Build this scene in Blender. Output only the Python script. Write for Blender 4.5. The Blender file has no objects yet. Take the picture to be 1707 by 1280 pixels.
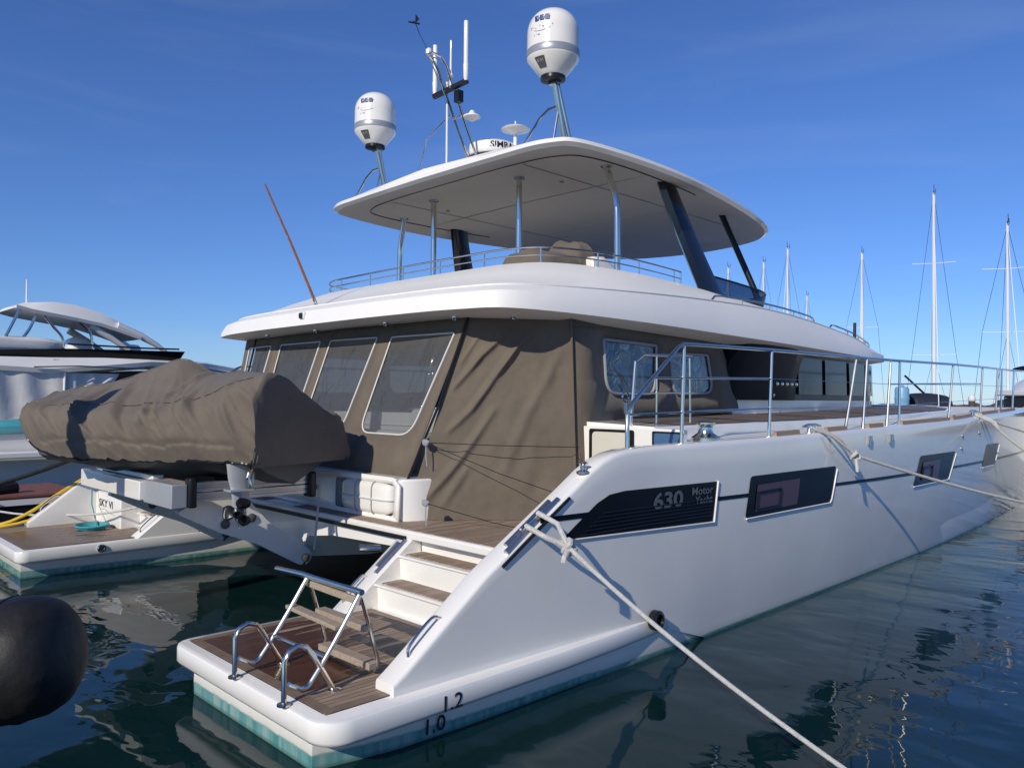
import bpy, bmesh, math, random
import numpy as np
from mathutils import Vector, Matrix, noise as mnoise
random.seed(7)
R = math.radians
sc = bpy.context.scene
col = sc.collection

# ---------------------------------------------------------------- camera, sky, sun, exposure
cam = bpy.data.cameras.new('camera'); co = bpy.data.objects.new('camera', cam); col.objects.link(co)
cam.sensor_fit = 'HORIZONTAL'; cam.sensor_width = 36.0; cam.lens = 1330/1707*36
cam.clip_start = 0.05; cam.clip_end = 6000
YAW, PITCH, ROLL = R(45.8), R(1.02), R(.45)
fw = Vector((math.cos(YAW)*math.cos(PITCH), math.sin(YAW)*math.cos(PITCH), math.sin(PITCH)))
rt = Vector((math.sin(YAW), -math.cos(YAW), 0)); upv = rt.cross(fw)
r2 = rt*math.cos(ROLL) + upv*math.sin(ROLL); u2 = upv*math.cos(ROLL) - rt*math.sin(ROLL)
mw = Matrix((r2, u2, -fw)).transposed().to_4x4(); mw.translation = Vector((-2.58, -9.12, 2.5))
co.matrix_world = mw
sc.camera = co

SUN_EL = R(29); SUN_AZ = Vector((-.962, -.272, 0)).normalized()
sundir = Vector((SUN_AZ.x*math.cos(SUN_EL), SUN_AZ.y*math.cos(SUN_EL), math.sin(SUN_EL)))
w = bpy.data.worlds.new('World'); sc.world = w; w.use_nodes = True
nt = w.node_tree; bg = nt.nodes['Background']
sky = nt.nodes.new('ShaderNodeTexSky'); sky.sky_type = 'NISHITA'; sky.sun_disc = False
sky.sun_elevation = SUN_EL
sky.sun_rotation = math.atan2(SUN_AZ.x, SUN_AZ.y)
sky.air_density = 1.0; sky.dust_density = 0.0; sky.ozone_density = 4.0; sky.altitude = 0
tint = nt.nodes.new('ShaderNodeMixRGB'); tint.blend_type = 'MULTIPLY'; tint.inputs[0].default_value = 1; tint.inputs[2].default_value = (.50, .68, 1.06, 1)
nt.links.new(sky.outputs[0], tint.inputs[1])
wtc = nt.nodes.new('ShaderNodeTexCoord'); wmp = nt.nodes.new('ShaderNodeMapping'); wmp.inputs['Rotation'].default_value = (R(6), 0, R(20)); wmp.inputs['Scale'].default_value = (1.3, 1.3, 9)
wno = nt.nodes.new('ShaderNodeTexNoise'); wno.inputs['Scale'].default_value = 2.4; wno.inputs['Detail'].default_value = 7; wno.inputs['Distortion'].default_value = .6
wcr = nt.nodes.new('ShaderNodeValToRGB'); wcr.color_ramp.elements[0].position = .50; wcr.color_ramp.elements[1].position = .80; wcr.color_ramp.elements[1].color = (.05, .05, .05, 1)
wmx = nt.nodes.new('ShaderNodeMixRGB'); wmx.inputs[2].default_value = (6.5, 7.2, 8.2, 1)
nt.links.new(wtc.outputs['Generated'], wmp.inputs[0]); nt.links.new(wmp.outputs[0], wno.inputs['Vector']); nt.links.new(wno.outputs['Fac'], wcr.inputs[0])
nt.links.new(wcr.outputs[0], wmx.inputs[0]); nt.links.new(tint.outputs[0], wmx.inputs[1]); nt.links.new(wmx.outputs[0], bg.inputs[0]); bg.inputs[1].default_value = 0.11
sl = bpy.data.lights.new('sun', 'SUN'); sl.energy = 3.75; sl.angle = R(.5); sl.color = (1, .92, .78)
so = bpy.data.objects.new('sun', sl); col.objects.link(so); so.rotation_euler = sundir.to_track_quat('Z', 'Y').to_euler(); so.location = (-20, -10, 30)
vs = sc.view_settings; vs.view_transform = 'Standard'; vs.look = 'None'; vs.exposure = 0; vs.gamma = 1; vs.use_curve_mapping = False
sc.render.engine = 'CYCLES'
cy = sc.cycles; cy.use_denoising = True; cy.max_bounces = 10; cy.transparent_max_bounces = 16; cy.blur_glossy = 0.5
cy.sample_clamp_indirect = 6

# ---------------------------------------------------------------- materials
MATS = {}
def mat(name, c, rough=.5, metal=0., coat=0., spec=.5, var=0., vscale=3., bump=0., bscale=40., stretch=(1,1,1), alt=None):
    m = bpy.data.materials.new(name); m.use_nodes = True; MATS[name] = m
    n = m.node_tree; p = n.nodes['Principled BSDF']
    p.inputs['Base Color'].default_value = (*c, 1); p.inputs['Roughness'].default_value = rough
    p.inputs['Metallic'].default_value = metal; p.inputs['Coat Weight'].default_value = coat
    p.inputs['Coat Roughness'].default_value = .04; p.inputs['Specular IOR Level'].default_value = spec
    tc = n.nodes.new('ShaderNodeTexCoord'); mp = n.nodes.new('ShaderNodeMapping'); mp.inputs['Scale'].default_value = stretch
    n.links.new(tc.outputs['Object'], mp.inputs[0])
    if var or alt:
        t = n.nodes.new('ShaderNodeTexNoise'); t.inputs['Scale'].default_value = vscale; t.inputs['Detail'].default_value = 6
        t.inputs['Roughness'].default_value = .65
        n.links.new(mp.outputs[0], t.inputs['Vector'])
        cr = n.nodes.new('ShaderNodeValToRGB')
        c2 = alt if alt else tuple(x*(1-var) for x in c)
        cr.color_ramp.elements[0].position = .32; cr.color_ramp.elements[1].position = .68
        cr.color_ramp.elements[0].color = (*c2, 1); cr.color_ramp.elements[1].color = (*c, 1)
        n.links.new(t.outputs['Fac'], cr.inputs[0]); n.links.new(cr.outputs[0], p.inputs['Base Color'])
        mr = n.nodes.new('ShaderNodeMapRange'); mr.inputs['To Min'].default_value = rough*1.25; mr.inputs['To Max'].default_value = rough*.85
        n.links.new(t.outputs['Fac'], mr.inputs[0]); n.links.new(mr.outputs[0], p.inputs['Roughness'])
    if bump:
        t2 = n.nodes.new('ShaderNodeTexNoise'); t2.inputs['Scale'].default_value = bscale; t2.inputs['Detail'].default_value = 4
        n.links.new(mp.outputs[0], t2.inputs['Vector'])
        b = n.nodes.new('ShaderNodeBump'); b.inputs['Strength'].default_value = bump; b.inputs['Distance'].default_value = .02
        n.links.new(t2.outputs['Fac'], b.inputs['Height']); n.links.new(b.outputs[0], p.inputs['Normal'])
    return m

gel = mat('gelcoat', (.84, .82, .775), .16, coat=.5, var=.05, vscale=1.3, bump=.03, bscale=3)
gel_satin = mat('satin_gelcoat', (.84, .825, .79), .4, spec=.35, var=.04, vscale=1.1)
nonskid = mat('nonskid_deck', (.74, .74, .72), .6, var=.08, vscale=5, bump=.3, bscale=220)
liner = mat('hardtop_liner', (.50, .475, .44), .55, var=.06, vscale=1.2)
chrome = mat('stainless_steel', (.78, .73, .64), .16, metal=1, var=.12, vscale=6)
alu = mat('satin_aluminium', (.52, .53, .55), .36, metal=1, var=.1, vscale=5)
black = mat('gloss_black', (.008, .009, .011), .12, spec=.22, var=.3, vscale=2)
navy_gloss = mat('strut_gloss', (.010, .014, .026), .12, spec=.6)
satin = mat('satin_black', (.014, .015, .018), .28, spec=.3, var=.2)
podm = mat('pod_black', (.007, .010, .016), .35, spec=.10)
rubber = mat('black_rubber', (.010, .010, .011), .5, spec=.3, vscale=9, bump=.12, bscale=35, alt=(.022, .021, .020))
glass_dk = mat('dark_glass', (.018, .017, .022), .03, coat=1)
glass_lav = mat('tinted_saloon_glass', (.05, .05, .07), .08, spec=.3)
cream = mat('cream_panel', (.62, .60, .50), .4, var=.06)
blue_pane = mat('blue_pane', (.05, .12, .24), .08, coat=1)
greyp = mat('grey_paint', (.33, .345, .37), .35, var=.08)
dgrey = mat('dark_grey_label', (.10, .10, .10), .5)
embl = mat('chromed_letters', (.17, .175, .185), .35, metal=.5)
ink = mat('printed_ink', (.012, .013, .02), .5)
bluei = mat('blue_ink', (.03, .06, .22), .5)
wood_pale = mat('weathered_teak', (.42, .34, .26), .6, var=.35, vscale=7, stretch=(1, 6, 6), bump=.2, bscale=50)
wood_var = mat('varnished_wood', (.42, .15, .04), .25, coat=.5, var=.35, vscale=8)
ropem = mat('mooring_rope', (.66, .65, .61), .8, var=.25, vscale=25, bump=.6, bscale=160)
yellow = mat('yellow_cable', (.72, .47, .03), .5, var=.1)
tan = mat('tan_trim', (.34, .25, .17), .6, var=.2, vscale=9)
grey_canvas = mat('pale_canvas', (.70, .69, .67), .75, var=.12, vscale=2.5, bump=.3, bscale=6)
teal = mat('teal_paint', (.05, .27, .33), .2, coat=.6)
redwood = mat('red_brown_deck', (.23, .085, .06), .6, var=.35, vscale=6)
silver = mat('silver_band', (.40, .41, .42), .35, metal=.4)
bluetank = mat('pale_blue_plastic', (.18, .38, .58), .4, var=.1)
navy = mat('navy_canvas', (.012, .018, .04), .7, var=.2)
redc = mat('red_cloth', (.55, .06, .03), .7)
rock = mat('breakwater_rock', (.10, .09, .08), .9, var=.5, vscale=1.5, bump=1, bscale=3)
pilem = mat('pile_timber', (.10, .085, .07), .8, var=.4, vscale=4)
mastm = mat('white_mast', (.74, .75, .77), .3, var=.05)
trim = mat('white_piping', (.66, .65, .62), .6)
windo = mat('small_tinted_pane', (.10, .062, .085), .12, spec=.3)

def canvas(name, c):
    m = mat(name, c, .78, spec=.25)
    n = m.node_tree; p = n.nodes['Principled BSDF']
    p.inputs['Sheen Weight'].default_value = .12; p.inputs['Sheen Roughness'].default_value = .5
    tc = n.nodes['Texture Coordinate']
    t = n.nodes.new('ShaderNodeTexNoise'); t.inputs['Scale'].default_value = 1.7; t.inputs['Detail'].default_value = 8; t.inputs['Roughness'].default_value = .7
    n.links.new(tc.outputs['Object'], t.inputs['Vector'])
    cr = n.nodes.new('ShaderNodeValToRGB'); cr.color_ramp.elements[0].position = .3; cr.color_ramp.elements[1].position = .7
    cr.color_ramp.elements[0].color = (c[0]*.82, c[1]*.82, c[2]*.83, 1); cr.color_ramp.elements[1].color = (c[0]*1.08, c[1]*1.07, c[2]*1.05, 1)
    n.links.new(t.outputs['Fac'], cr.inputs[0]); n.links.new(cr.outputs[0], p.inputs['Base Color'])
    t2 = n.nodes.new('ShaderNodeTexNoise'); t2.inputs['Scale'].default_value = 5; t2.inputs['Detail'].default_value = 5
    t3 = n.nodes.new('ShaderNodeTexNoise'); t3.inputs['Scale'].default_value = 350
    for t_ in (t2, t3): n.links.new(tc.outputs['Object'], t_.inputs['Vector'])
    b = n.nodes.new('ShaderNodeBump'); b.inputs['Strength'].default_value = .5; b.inputs['Distance'].default_value = .03
    b2 = n.nodes.new('ShaderNodeBump'); b2.inputs['Strength'].default_value = .25; b2.inputs['Distance'].default_value = .002
    n.links.new(t2.outputs['Fac'], b.inputs['Height']); n.links.new(t3.outputs['Fac'], b2.inputs['Height'])
    n.links.new(b.outputs[0], b2.inputs['Normal']); n.links.new(b2.outputs[0], p.inputs['Normal'])
    return m
taupe = canvas('taupe_canvas', (.150, .124, .095))
taupe_d = canvas('taupe_boat_cover', (.150, .126, .101))

def vinyl_mat(nm='clear_vinyl', mixf=.36, base=(.24, .24, .235)):
    m = bpy.data.materials.new(nm); m.use_nodes = True; n = m.node_tree; n.nodes.clear()
    o = n.nodes.new('ShaderNodeOutputMaterial'); mx = n.nodes.new('ShaderNodeMixShader')
    tr = n.nodes.new('ShaderNodeBsdfTransparent'); tr.inputs[0].default_value = (.70, .72, .74, 1)
    p = n.nodes.new('ShaderNodeBsdfPrincipled'); p.inputs['Base Color'].default_value = (*base, 1); p.inputs['Roughness'].default_value = .06
    p.inputs['Coat Weight'].default_value = 1; p.inputs['Specular IOR Level'].default_value = .7
    tc = n.nodes.new('ShaderNodeTexCoord'); t = n.nodes.new('ShaderNodeTexNoise'); t.inputs['Scale'].default_value = 2.2; t.inputs['Detail'].default_value = 3
    t.inputs['Distortion'].default_value = 1.2
    n.links.new(tc.outputs['Object'], t.inputs['Vector'])
    b = n.nodes.new('ShaderNodeBump'); b.inputs['Strength'].default_value = .8; b.inputs['Distance'].default_value = .12
    n.links.new(t.outputs['Fac'], b.inputs['Height']); n.links.new(b.outputs[0], p.inputs['Normal'])
    mx.inputs[0].default_value = mixf
    n.links.new(tr.outputs[0], mx.inputs[1]); n.links.new(p.outputs[0], mx.inputs[2]); n.links.new(mx.outputs[0], o.inputs[0])
    return m
vinyl = vinyl_mat(); vinyl_side = vinyl_mat('interior_shade_vinyl', .86, (.03, .03, .034))  # side vinyl holds the dark cockpit interior in its own colour
def smoked_mat():
    m = bpy.data.materials.new('smoked_screen'); m.use_nodes = True; n = m.node_tree; n.nodes.clear()
    o = n.nodes.new('ShaderNodeOutputMaterial'); mx = n.nodes.new('ShaderNodeMixShader')
    tr = n.nodes.new('ShaderNodeBsdfTransparent'); tr.inputs[0].default_value = (.42, .49, .58, 1)
    p = n.nodes.new('ShaderNodeBsdfPrincipled'); p.inputs['Base Color'].default_value = (.03, .045, .07, 1); p.inputs['Roughness'].default_value = .05
    mx.inputs[0].default_value = .28
    n.links.new(tr.outputs[0], mx.inputs[1]); n.links.new(p.outputs[0], mx.inputs[2]); n.links.new(mx.outputs[0], o.inputs[0])
    return m
smoked = smoked_mat()

def hull_mat():
    """white gelcoat, faded turquoise antifouling towards the water, grime along the boot line (world height)"""
    m = mat('hull_gelcoat', (.78, .79, .79), .13, coat=.6)
    n = m.node_tree; L = n.links; p = n.nodes['Principled BSDF']
    g = n.nodes.new('ShaderNodeNewGeometry'); s = n.nodes.new('ShaderNodeSeparateXYZ'); L.new(g.outputs['Position'], s.inputs[0])
    def math_(op, a, b):
        q = n.nodes.new('ShaderNodeMath'); q.operation = op
        for i, v in enumerate((a, b)):
            if isinstance(v, (int, float)): q.inputs[i].default_value = v
            else: L.new(v, q.inputs[i])
        return q.outputs[0]
    tx = n.nodes.new('ShaderNodeTexNoise'); mp = n.nodes.new('ShaderNodeMapping'); mp.inputs['Scale'].default_value = (9, 9, .8)
    L.new(g.outputs['Position'], mp.inputs[0]); L.new(mp.outputs[0], tx.inputs['Vector']); tx.inputs['Scale'].default_value = 1.6; tx.inputs['Detail'].default_value = 7
    t2 = n.nodes.new('ShaderNodeTexNoise'); t2.inputs['Scale'].default_value = 1.1; t2.inputs['Detail'].default_value = 5; L.new(g.outputs['Position'], t2.inputs['Vector'])
    # paint line height falls from .37 at the stern to .27 further forward
    xr = n.nodes.new('ShaderNodeMapRange'); L.new(s.outputs['X'], xr.inputs[0])
    xr.inputs['From Min'].default_value = 0; xr.inputs['From Max'].default_value = 4.5; xr.inputs['To Min'].default_value = .215; xr.inputs['To Max'].default_value = .15
    dz = math_('SUBTRACT', xr.outputs[0], s.outputs['Z'])
    dzn = math_('ADD', dz, math_('MULTIPLY', math_('SUBTRACT', tx.outputs['Fac'], .5), .03))
    k = n.nodes.new('ShaderNodeMapRange'); L.new(dzn, k.inputs[0]); k.inputs['From Min'].default_value = -.004; k.inputs['From Max'].default_value = .012
    cr = n.nodes.new('ShaderNodeValToRGB'); e = cr.color_ramp.elements
    e[0].position = .30; e[0].color = (.07, .25, .25, 1); e[1].position = .78; e[1].color = (.38, .48, .45, 1)
    q = e.new(.5); q.color = (.16, .34, .33, 1)
    L.new(tx.outputs['Fac'], cr.inputs[0])
    w1 = n.nodes.new('ShaderNodeValToRGB'); w1.color_ramp.elements[0].color = (.79, .775, .735, 1); w1.color_ramp.elements[1].color = (.85, .83, .785, 1)
    w1.color_ramp.elements[0].position = .35; w1.color_ramp.elements[1].position = .65
    L.new(t2.outputs['Fac'], w1.inputs[0])
    # yellowish scum just above the paint
    k2 = n.nodes.new('ShaderNodeMapRange'); L.new(dzn, k2.inputs[0]); k2.inputs['From Min'].default_value = -.07; k2.inputs['From Max'].default_value = .0
    k2.inputs['To Max'].default_value = .55
    mx0 = n.nodes.new('ShaderNodeMixRGB'); L.new(k2.outputs[0], mx0.inputs[0]); L.new(w1.outputs[0], mx0.inputs[1]); mx0.inputs[2].default_value = (.56, .57, .46, 1)
    mx = n.nodes.new('ShaderNodeMixRGB'); L.new(k.outputs[0], mx.inputs[0]); L.new(mx0.outputs[0], mx.inputs[1]); L.new(cr.outputs[0], mx.inputs[2])
    # dark algae at the very waterline
    k3 = n.nodes.new('ShaderNodeMapRange'); L.new(s.outputs['Z'], k3.inputs[0]); k3.inputs['From Min'].default_value = .145; k3.inputs['From Max'].default_value = .105
    mx2 = n.nodes.new('ShaderNodeMixRGB'); L.new(k3.outputs[0], mx2.inputs[0]); L.new(mx.outputs[0], mx2.inputs[1]); mx2.inputs[2].default_value = (.06, .14, .11, 1)
    L.new(mx2.outputs[0], p.inputs['Base Color'])
    return m
hullm = hull_mat()

def teak_mat(name, pitch=.055, wet=False, base=(.36, .27, .19)):
    m = mat(name, base, .65); n = m.node_tree; L = n.links; p = n.nodes['Principled BSDF']
    g = n.nodes.new('ShaderNodeNewGeometry'); s = n.nodes.new('ShaderNodeSeparateXYZ'); L.new(g.outputs['Position'], s.inputs[0])
    def M(op, a, b=0.):
        q = n.nodes.new('ShaderNodeMath'); q.operation = op
        for i, v in enumerate((a, b)):
            if isinstance(v, (int, float)): q.inputs[i].default_value = v
            else: L.new(v, q.inputs[i])
        return q.outputs[0]
    sy = M('DIVIDE', s.outputs['Y'], pitch); fr = M('FRACT', sy); fl = M('FLOOR', sy)
    seam = M('LESS_THAN', fr, .10)
    wn = n.nodes.new('ShaderNodeTexWhiteNoise'); wn.noise_dimensions = '1D'; L.new(fl, wn.inputs['W'])
    mp = n.nodes.new('ShaderNodeMapping'); mp.inputs['Scale'].default_value = (2.2, 26, 2); L.new(g.outputs['Position'], mp.inputs[0])
    tx = n.nodes.new('ShaderNodeTexNoise'); tx.inputs['Scale'].default_value = 2.0; tx.inputs['Detail'].default_value = 7; L.new(mp.outputs[0], tx.inputs['Vector'])
    f = M('ADD', M('MULTIPLY', tx.outputs['Fac'], .75), M('MULTIPLY', wn.outputs['Value'], .3))
    cr = n.nodes.new('ShaderNodeValToRGB'); e = cr.color_ramp.elements
    e[0].position = .25; e[0].color = (base[0]*.55, base[1]*.52, base[2]*.52, 1); e[1].position = .85; e[1].color = (base[0]*1.25, base[1]*1.25, base[2]*1.3, 1)
    L.new(f, cr.inputs[0]); out = cr.outputs[0]
    if wet:
        mp2 = n.nodes.new('ShaderNodeMapping'); mp2.inputs['Scale'].default_value = (.9, 6, 1); L.new(g.outputs['Position'], mp2.inputs[0])
        t2 = n.nodes.new('ShaderNodeTexNoise'); t2.inputs['Scale'].default_value = 1.6; t2.inputs['Detail'].default_value = 5; L.new(mp2.outputs[0], t2.inputs['Vector'])
        ay = M('ABSOLUTE', s.outputs['Y'])
        dry = M('ADD', M('MULTIPLY', s.outputs['X'], .42), M('MAXIMUM', M('MULTIPLY', M('SUBTRACT', ay, 4.22), 9.0), 0.))
        v = M('ADD', M('MULTIPLY', M('SUBTRACT', t2.outputs['Fac'], .5), 1.5), M('ADD', dry, M('MULTIPLY', wn.outputs['Value'], .16)))
        k = n.nodes.new('ShaderNodeMapRange'); L.new(v, k.inputs[0]); k.inputs['From Min'].default_value = .47; k.inputs['From Max'].default_value = .60
        hs = n.nodes.new('ShaderNodeMixRGB'); hs.blend_type = 'MULTIPLY'; hs.inputs[0].default_value = 1; L.new(out, hs.inputs[1]); hs.inputs[2].default_value = (.30, .155, .115, 1)
        mx = n.nodes.new('ShaderNodeMixRGB'); L.new(k.outputs[0], mx.inputs[0]); L.new(hs.outputs[0], mx.inputs[1]); L.new(out, mx.inputs[2]); out = mx.outputs[0]
        rr = n.nodes.new('ShaderNodeMapRange'); L.new(k.outputs[0], rr.inputs[0]); rr.inputs['To Min'].default_value = .22; rr.inputs['To Max'].default_value = .65
        L.new(rr.outputs[0], p.inputs['Roughness'])
    mx3 = n.nodes.new('ShaderNodeMixRGB'); L.new(seam, mx3.inputs[0]); L.new(out, mx3.inputs[1]); mx3.inputs[2].default_value = (.016, .015, .014, 1)
    L.new(mx3.outputs[0], p.inputs['Base Color'])
    b = n.nodes.new('ShaderNodeBump'); b.inputs['Strength'].default_value = .4; b.inputs['Distance'].default_value = .004
    L.new(M('SUBTRACT', tx.outputs['Fac'], seam), b.inputs['Height']); L.new(b.outputs[0], p.inputs['Normal'])
    return m
teak = teak_mat('teak_planks'); teak_wet = teak_mat('teak_planks_wet', wet=True)
teak_side = teak_mat('teak_side_deck', pitch=.06, base=(.20, .165, .145))

def water_mat():
    m = bpy.data.materials.new('harbour_water'); m.use_nodes = True; n = m.node_tree; L = n.links; p = n.nodes['Principled BSDF']
    p.inputs['Base Color'].default_value = (.003, .019, .020, 1); p.inputs['Roughness'].default_value = .02; p.inputs['IOR'].default_value = 1.33
    g = n.nodes.new('ShaderNodeNewGeometry')
    def nz(sc_, scale, det, rot=0, dist=0.):
        mp = n.nodes.new('ShaderNodeMapping'); mp.inputs['Scale'].default_value = sc_; mp.inputs['Rotation'].default_value = (0, 0, rot)
        L.new(g.outputs['Position'], mp.inputs[0])
        t = n.nodes.new('ShaderNodeTexNoise'); t.inputs['Scale'].default_value = scale; t.inputs['Detail'].default_value = det; t.inputs['Distortion'].default_value = dist
        L.new(mp.outputs[0], t.inputs['Vector']); return t.outputs['Fac']
    def add(a, b, k):
        q = n.nodes.new('ShaderNodeMath'); q.operation = 'MULTIPLY_ADD'; L.new(b, q.inputs[0]); q.inputs[1].default_value = k
        if a is None: q.inputs[2].default_value = 0
        else: L.new(a, q.inputs[2])
        return q.outputs[0]
    h = add(None, nz((1, .6, 1), .42, 1, R(30), .8), 1.3)
    h = add(h, nz((1, .55, 1), 1.1, 2, R(12), .6), .55)
    h = add(h, nz((1, .6, 1), 2.6, 2, R(-20), .5), .17)
    h = add(h, nz((1, .5, 1), 9, 2, R(50)), .016)
    b = n.nodes.new('ShaderNodeBump'); b.inputs['Strength'].default_value = 1; b.inputs['Distance'].default_value = .042
    L.new(h, b.inputs['Height']); L.new(b.outputs[0], p.inputs['Normal'])
    return m
water = water_mat()

# ---------------------------------------------------------------- mesh helpers
BASE = {}
def crom(pts, n):
    P = [np.array(p, float) for p in pts]; P = [2*P[0]-P[1]] + P + [2*P[-1]-P[-2]]; o = []
    for i in range(1, len(P)-2):
        for k in range(n):
            t = k/n; a, b, c, d = P[i-1:i+3]
            o.append(.5*((2*b)+(c-a)*t+(2*a-5*b+4*c-d)*t*t+(3*b-a-3*c+d)*t**3))
    o.append(P[-2]); return o
def lerp_tab(tab, x):
    return float(np.interp(x, [t[0] for t in tab], [t[1] for t in tab]))
class MB:
    def __init__(s): s.v = []; s.f = []
    def add(s, vs_, fs):
        b = len(s.v); s.v += [tuple(float(c) for c in v) for v in vs_]; s.f += [tuple(b+i for i in f) for f in fs]; return s
    def box(s, x0, x1, y0, y1, z0, z1):
        v = [(x, y, z) for x in (x0, x1) for y in (y0, y1) for z in (z0, z1)]
        return s.add(v, [(0, 1, 3, 2), (4, 6, 7, 5), (0, 4, 5, 1), (2, 3, 7, 6), (0, 2, 6, 4), (1, 5, 7, 3)])
    def bar(s, a, b, wd, ht, up=(0, 0, 1)):
        a = Vector(a); b = Vector(b); d = (b-a).normalized(); sd = d.cross(Vector(up)).normalized(); u = sd.cross(d)
        v = [p+sd*(i*wd/2)+u*(j*ht/2) for p in (a, b) for i in (-1, 1) for j in (-1, 1)]
        return s.add(v, [(0, 1, 3, 2), (4, 6, 7, 5), (0, 4, 5, 1), (2, 3, 7, 6), (0, 2, 6, 4), (1, 5, 7, 3)])
    def tube(s, pts, r, n=10, smooth=0, cap=True):
        if smooth: pts = crom(pts, smooth)
        P = [Vector(p) for p in pts]; k = len(P); rr = r if isinstance(r, (list, tuple)) else [r]*k
        if len(rr) != k: rr = list(np.interp(np.linspace(0, 1, k), np.linspace(0, 1, len(rr)), rr))
        T = [((P[min(i+1, k-1)]-P[max(i-1, 0)]).normalized()) for i in range(k)]
        ref = Vector((0, 0, 1)) if abs(T[0].z) < .9 else Vector((1, 0, 0)); u = T[0].cross(ref).normalized(); vs_ = []
        for i in range(k):
            u = (u - T[i]*u.dot(T[i])).normalized(); w_ = T[i].cross(u)
            vs_ += [P[i]+(u*math.cos(2*math.pi*j/n)+w_*math.sin(2*math.pi*j/n))*rr[i] for j in range(n)]
        fs = [(i*n+j, i*n+(j+1) % n, (i+1)*n+(j+1) % n, (i+1)*n+j) for i in range(k-1) for j in range(n)]
        if cap: fs += [tuple(reversed(range(n))), tuple((k-1)*n+j for j in range(n))]
        return s.add(vs_, fs)
    def lathe(s, prof, c=(0, 0, 0), n=32, axis=(0, 0, 1)):
        q = Vector((0, 0, 1)).rotation_difference(Vector(axis).normalized()); c = Vector(c); vs_ = []
        for r, z in prof: vs_ += [c+q @ Vector((r*math.cos(2*math.pi*j/n), r*math.sin(2*math.pi*j/n), z)) for j in range(n)]
        k = len(prof)
        fs = [(i*n+j, i*n+(j+1) % n, (i+1)*n+(j+1) % n, (i+1)*n+j) for i in range(k-1) for j in range(n)]
        fs += [tuple(reversed(range(n))), tuple((k-1)*n+j for j in range(n))]
        return s.add(vs_, fs)
    def prism(s, poly, mp, a, b):
        n = len(poly); vs_ = [mp(p[0], p[1], a) for p in poly]+[mp(p[0], p[1], b) for p in poly]
        return s.add(vs_, [tuple(reversed(range(n))), tuple(range(n, 2*n))]+[(i, (i+1) % n, n+(i+1) % n, n+i) for i in range(n)])
    def loft(s, rings, closed=True, cap=True):
        n = len(rings[0]); vs_ = [p for r in rings for p in r]; m = n if closed else n-1
        fs = [(i*n+j, i*n+(j+1) % n, (i+1)*n+(j+1) % n, (i+1)*n+j) for i in range(len(rings)-1) for j in range(m)]
        if cap: fs += [tuple(reversed(range(n))), tuple((len(rings)-1)*n+j for j in range(n))]
        return s.add(vs_, fs)
    def grid(s, rows): return s.loft(rows, closed=False, cap=False)
    def holed(s, outer, holes, mp):
        """flat panel with holes, mapped by mp(u, v)"""
        bm = bmesh.new(); es = []
        for lp in [outer]+list(holes):
            vv = [bm.verts.new((p[0], p[1], 0)) for p in lp]; es += [bm.edges.new((vv[i], vv[(i+1) % len(vv)])) for i in range(len(vv))]
        bmesh.ops.triangle_fill(bm, edges=es, use_beauty=True, use_dissolve=False, normal=(0, 0, 1))
        bm.verts.index_update()
        s.add([mp(v.co.x, v.co.y) for v in bm.verts], [tuple(v.index for v in f.verts) for f in bm.faces]); bm.free(); return s
    def mir(s):
        m = MB(); m.v = [(x, -y, z) for x, y, z in s.v]; m.f = [tuple(reversed(f)) for f in s.f]; return m
    def xf(s, fn): s.v = [tuple(fn(Vector(v))) for v in s.v]; return s
    def build(s, name, m, parent=None, sm=35, bevel=0, solid=0, fix=True, sub=0):
        vv = s.v; off = Vector(BASE.get(parent.name, (0, 0, 0))) if parent else None
        if parent is None:
            a = np.array(vv); off = Vector(((a[:, 0].min()+a[:, 0].max())/2, (a[:, 1].min()+a[:, 1].max())/2, a[:, 2].min()))
        me = bpy.data.meshes.new(name); me.from_pydata([tuple(Vector(v)-off) for v in vv], [], s.f)
        if fix:
            bm = bmesh.new(); bm.from_mesh(me); bmesh.ops.remove_doubles(bm, verts=bm.verts, dist=1e-5); bmesh.ops.recalc_face_normals(bm, faces=bm.faces); bm.to_mesh(me); bm.free()
        me.materials.append(m)
        if sm:
            me.polygons.foreach_set('use_smooth', [True]*len(me.polygons)); me.set_sharp_from_angle(angle=R(sm))
        o = bpy.data.objects.new(name, me); col.objects.link(o)
        if parent: o.parent = parent
        else: o.location = off
        BASE[o.name] = tuple(off)
        if solid: q = o.modifiers.new('solid', 'SOLIDIFY'); q.thickness = solid; q.offset = 0
        if bevel:
            q = o.modifiers.new('bevel', 'BEVEL'); q.width = bevel; q.segments = 3; q.limit_method = 'ANGLE'; q.angle_limit = R(40)
        if sub: q = o.modifiers.new('sub', 'SUBSURF'); q.levels = q.render_levels = sub
        return o
def thing(name, label, cat, loc, group=None):
    o = bpy.data.objects.new(name, None); col.objects.link(o); o.location = loc; o.empty_display_size = .3
    BASE[o.name] = tuple(loc); tag(o, label, cat, group); return o
def tag(o, label=None, cat=None, group=None, kind=None):
    if label: o['label'] = label
    if cat: o['category'] = cat
    if group: o['group'] = group
    if kind: o['kind'] = kind
    return o
def rrect(x0, x1, y0, y1, r, n=6, corners=(1, 1, 1, 1)):
    """rounded rectangle, corners order: (x1,y1) (x0,y1) (x0,y0) (x1,y0)"""
    o = []
    for q, (cx, cy, a) in enumerate(((x1-r, y1-r, 0), (x0+r, y1-r, 90), (x0+r, y0+r, 180), (x1-r, y0+r, 270))):
        if corners[q]: o += [(cx+r*math.cos(R(a+90*k/n)), cy+r*math.sin(R(a+90*k/n))) for k in range(n+1)]
        else: o.append(((x1, y1), (x0, y1), (x0, y0), (x1, y0))[q])
    return o
XY = lambda a, b, t: (a, b, t)
XZ = lambda a, b, t: (a, t, b)
YZ = lambda a, b, t: (t, a, b)
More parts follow.
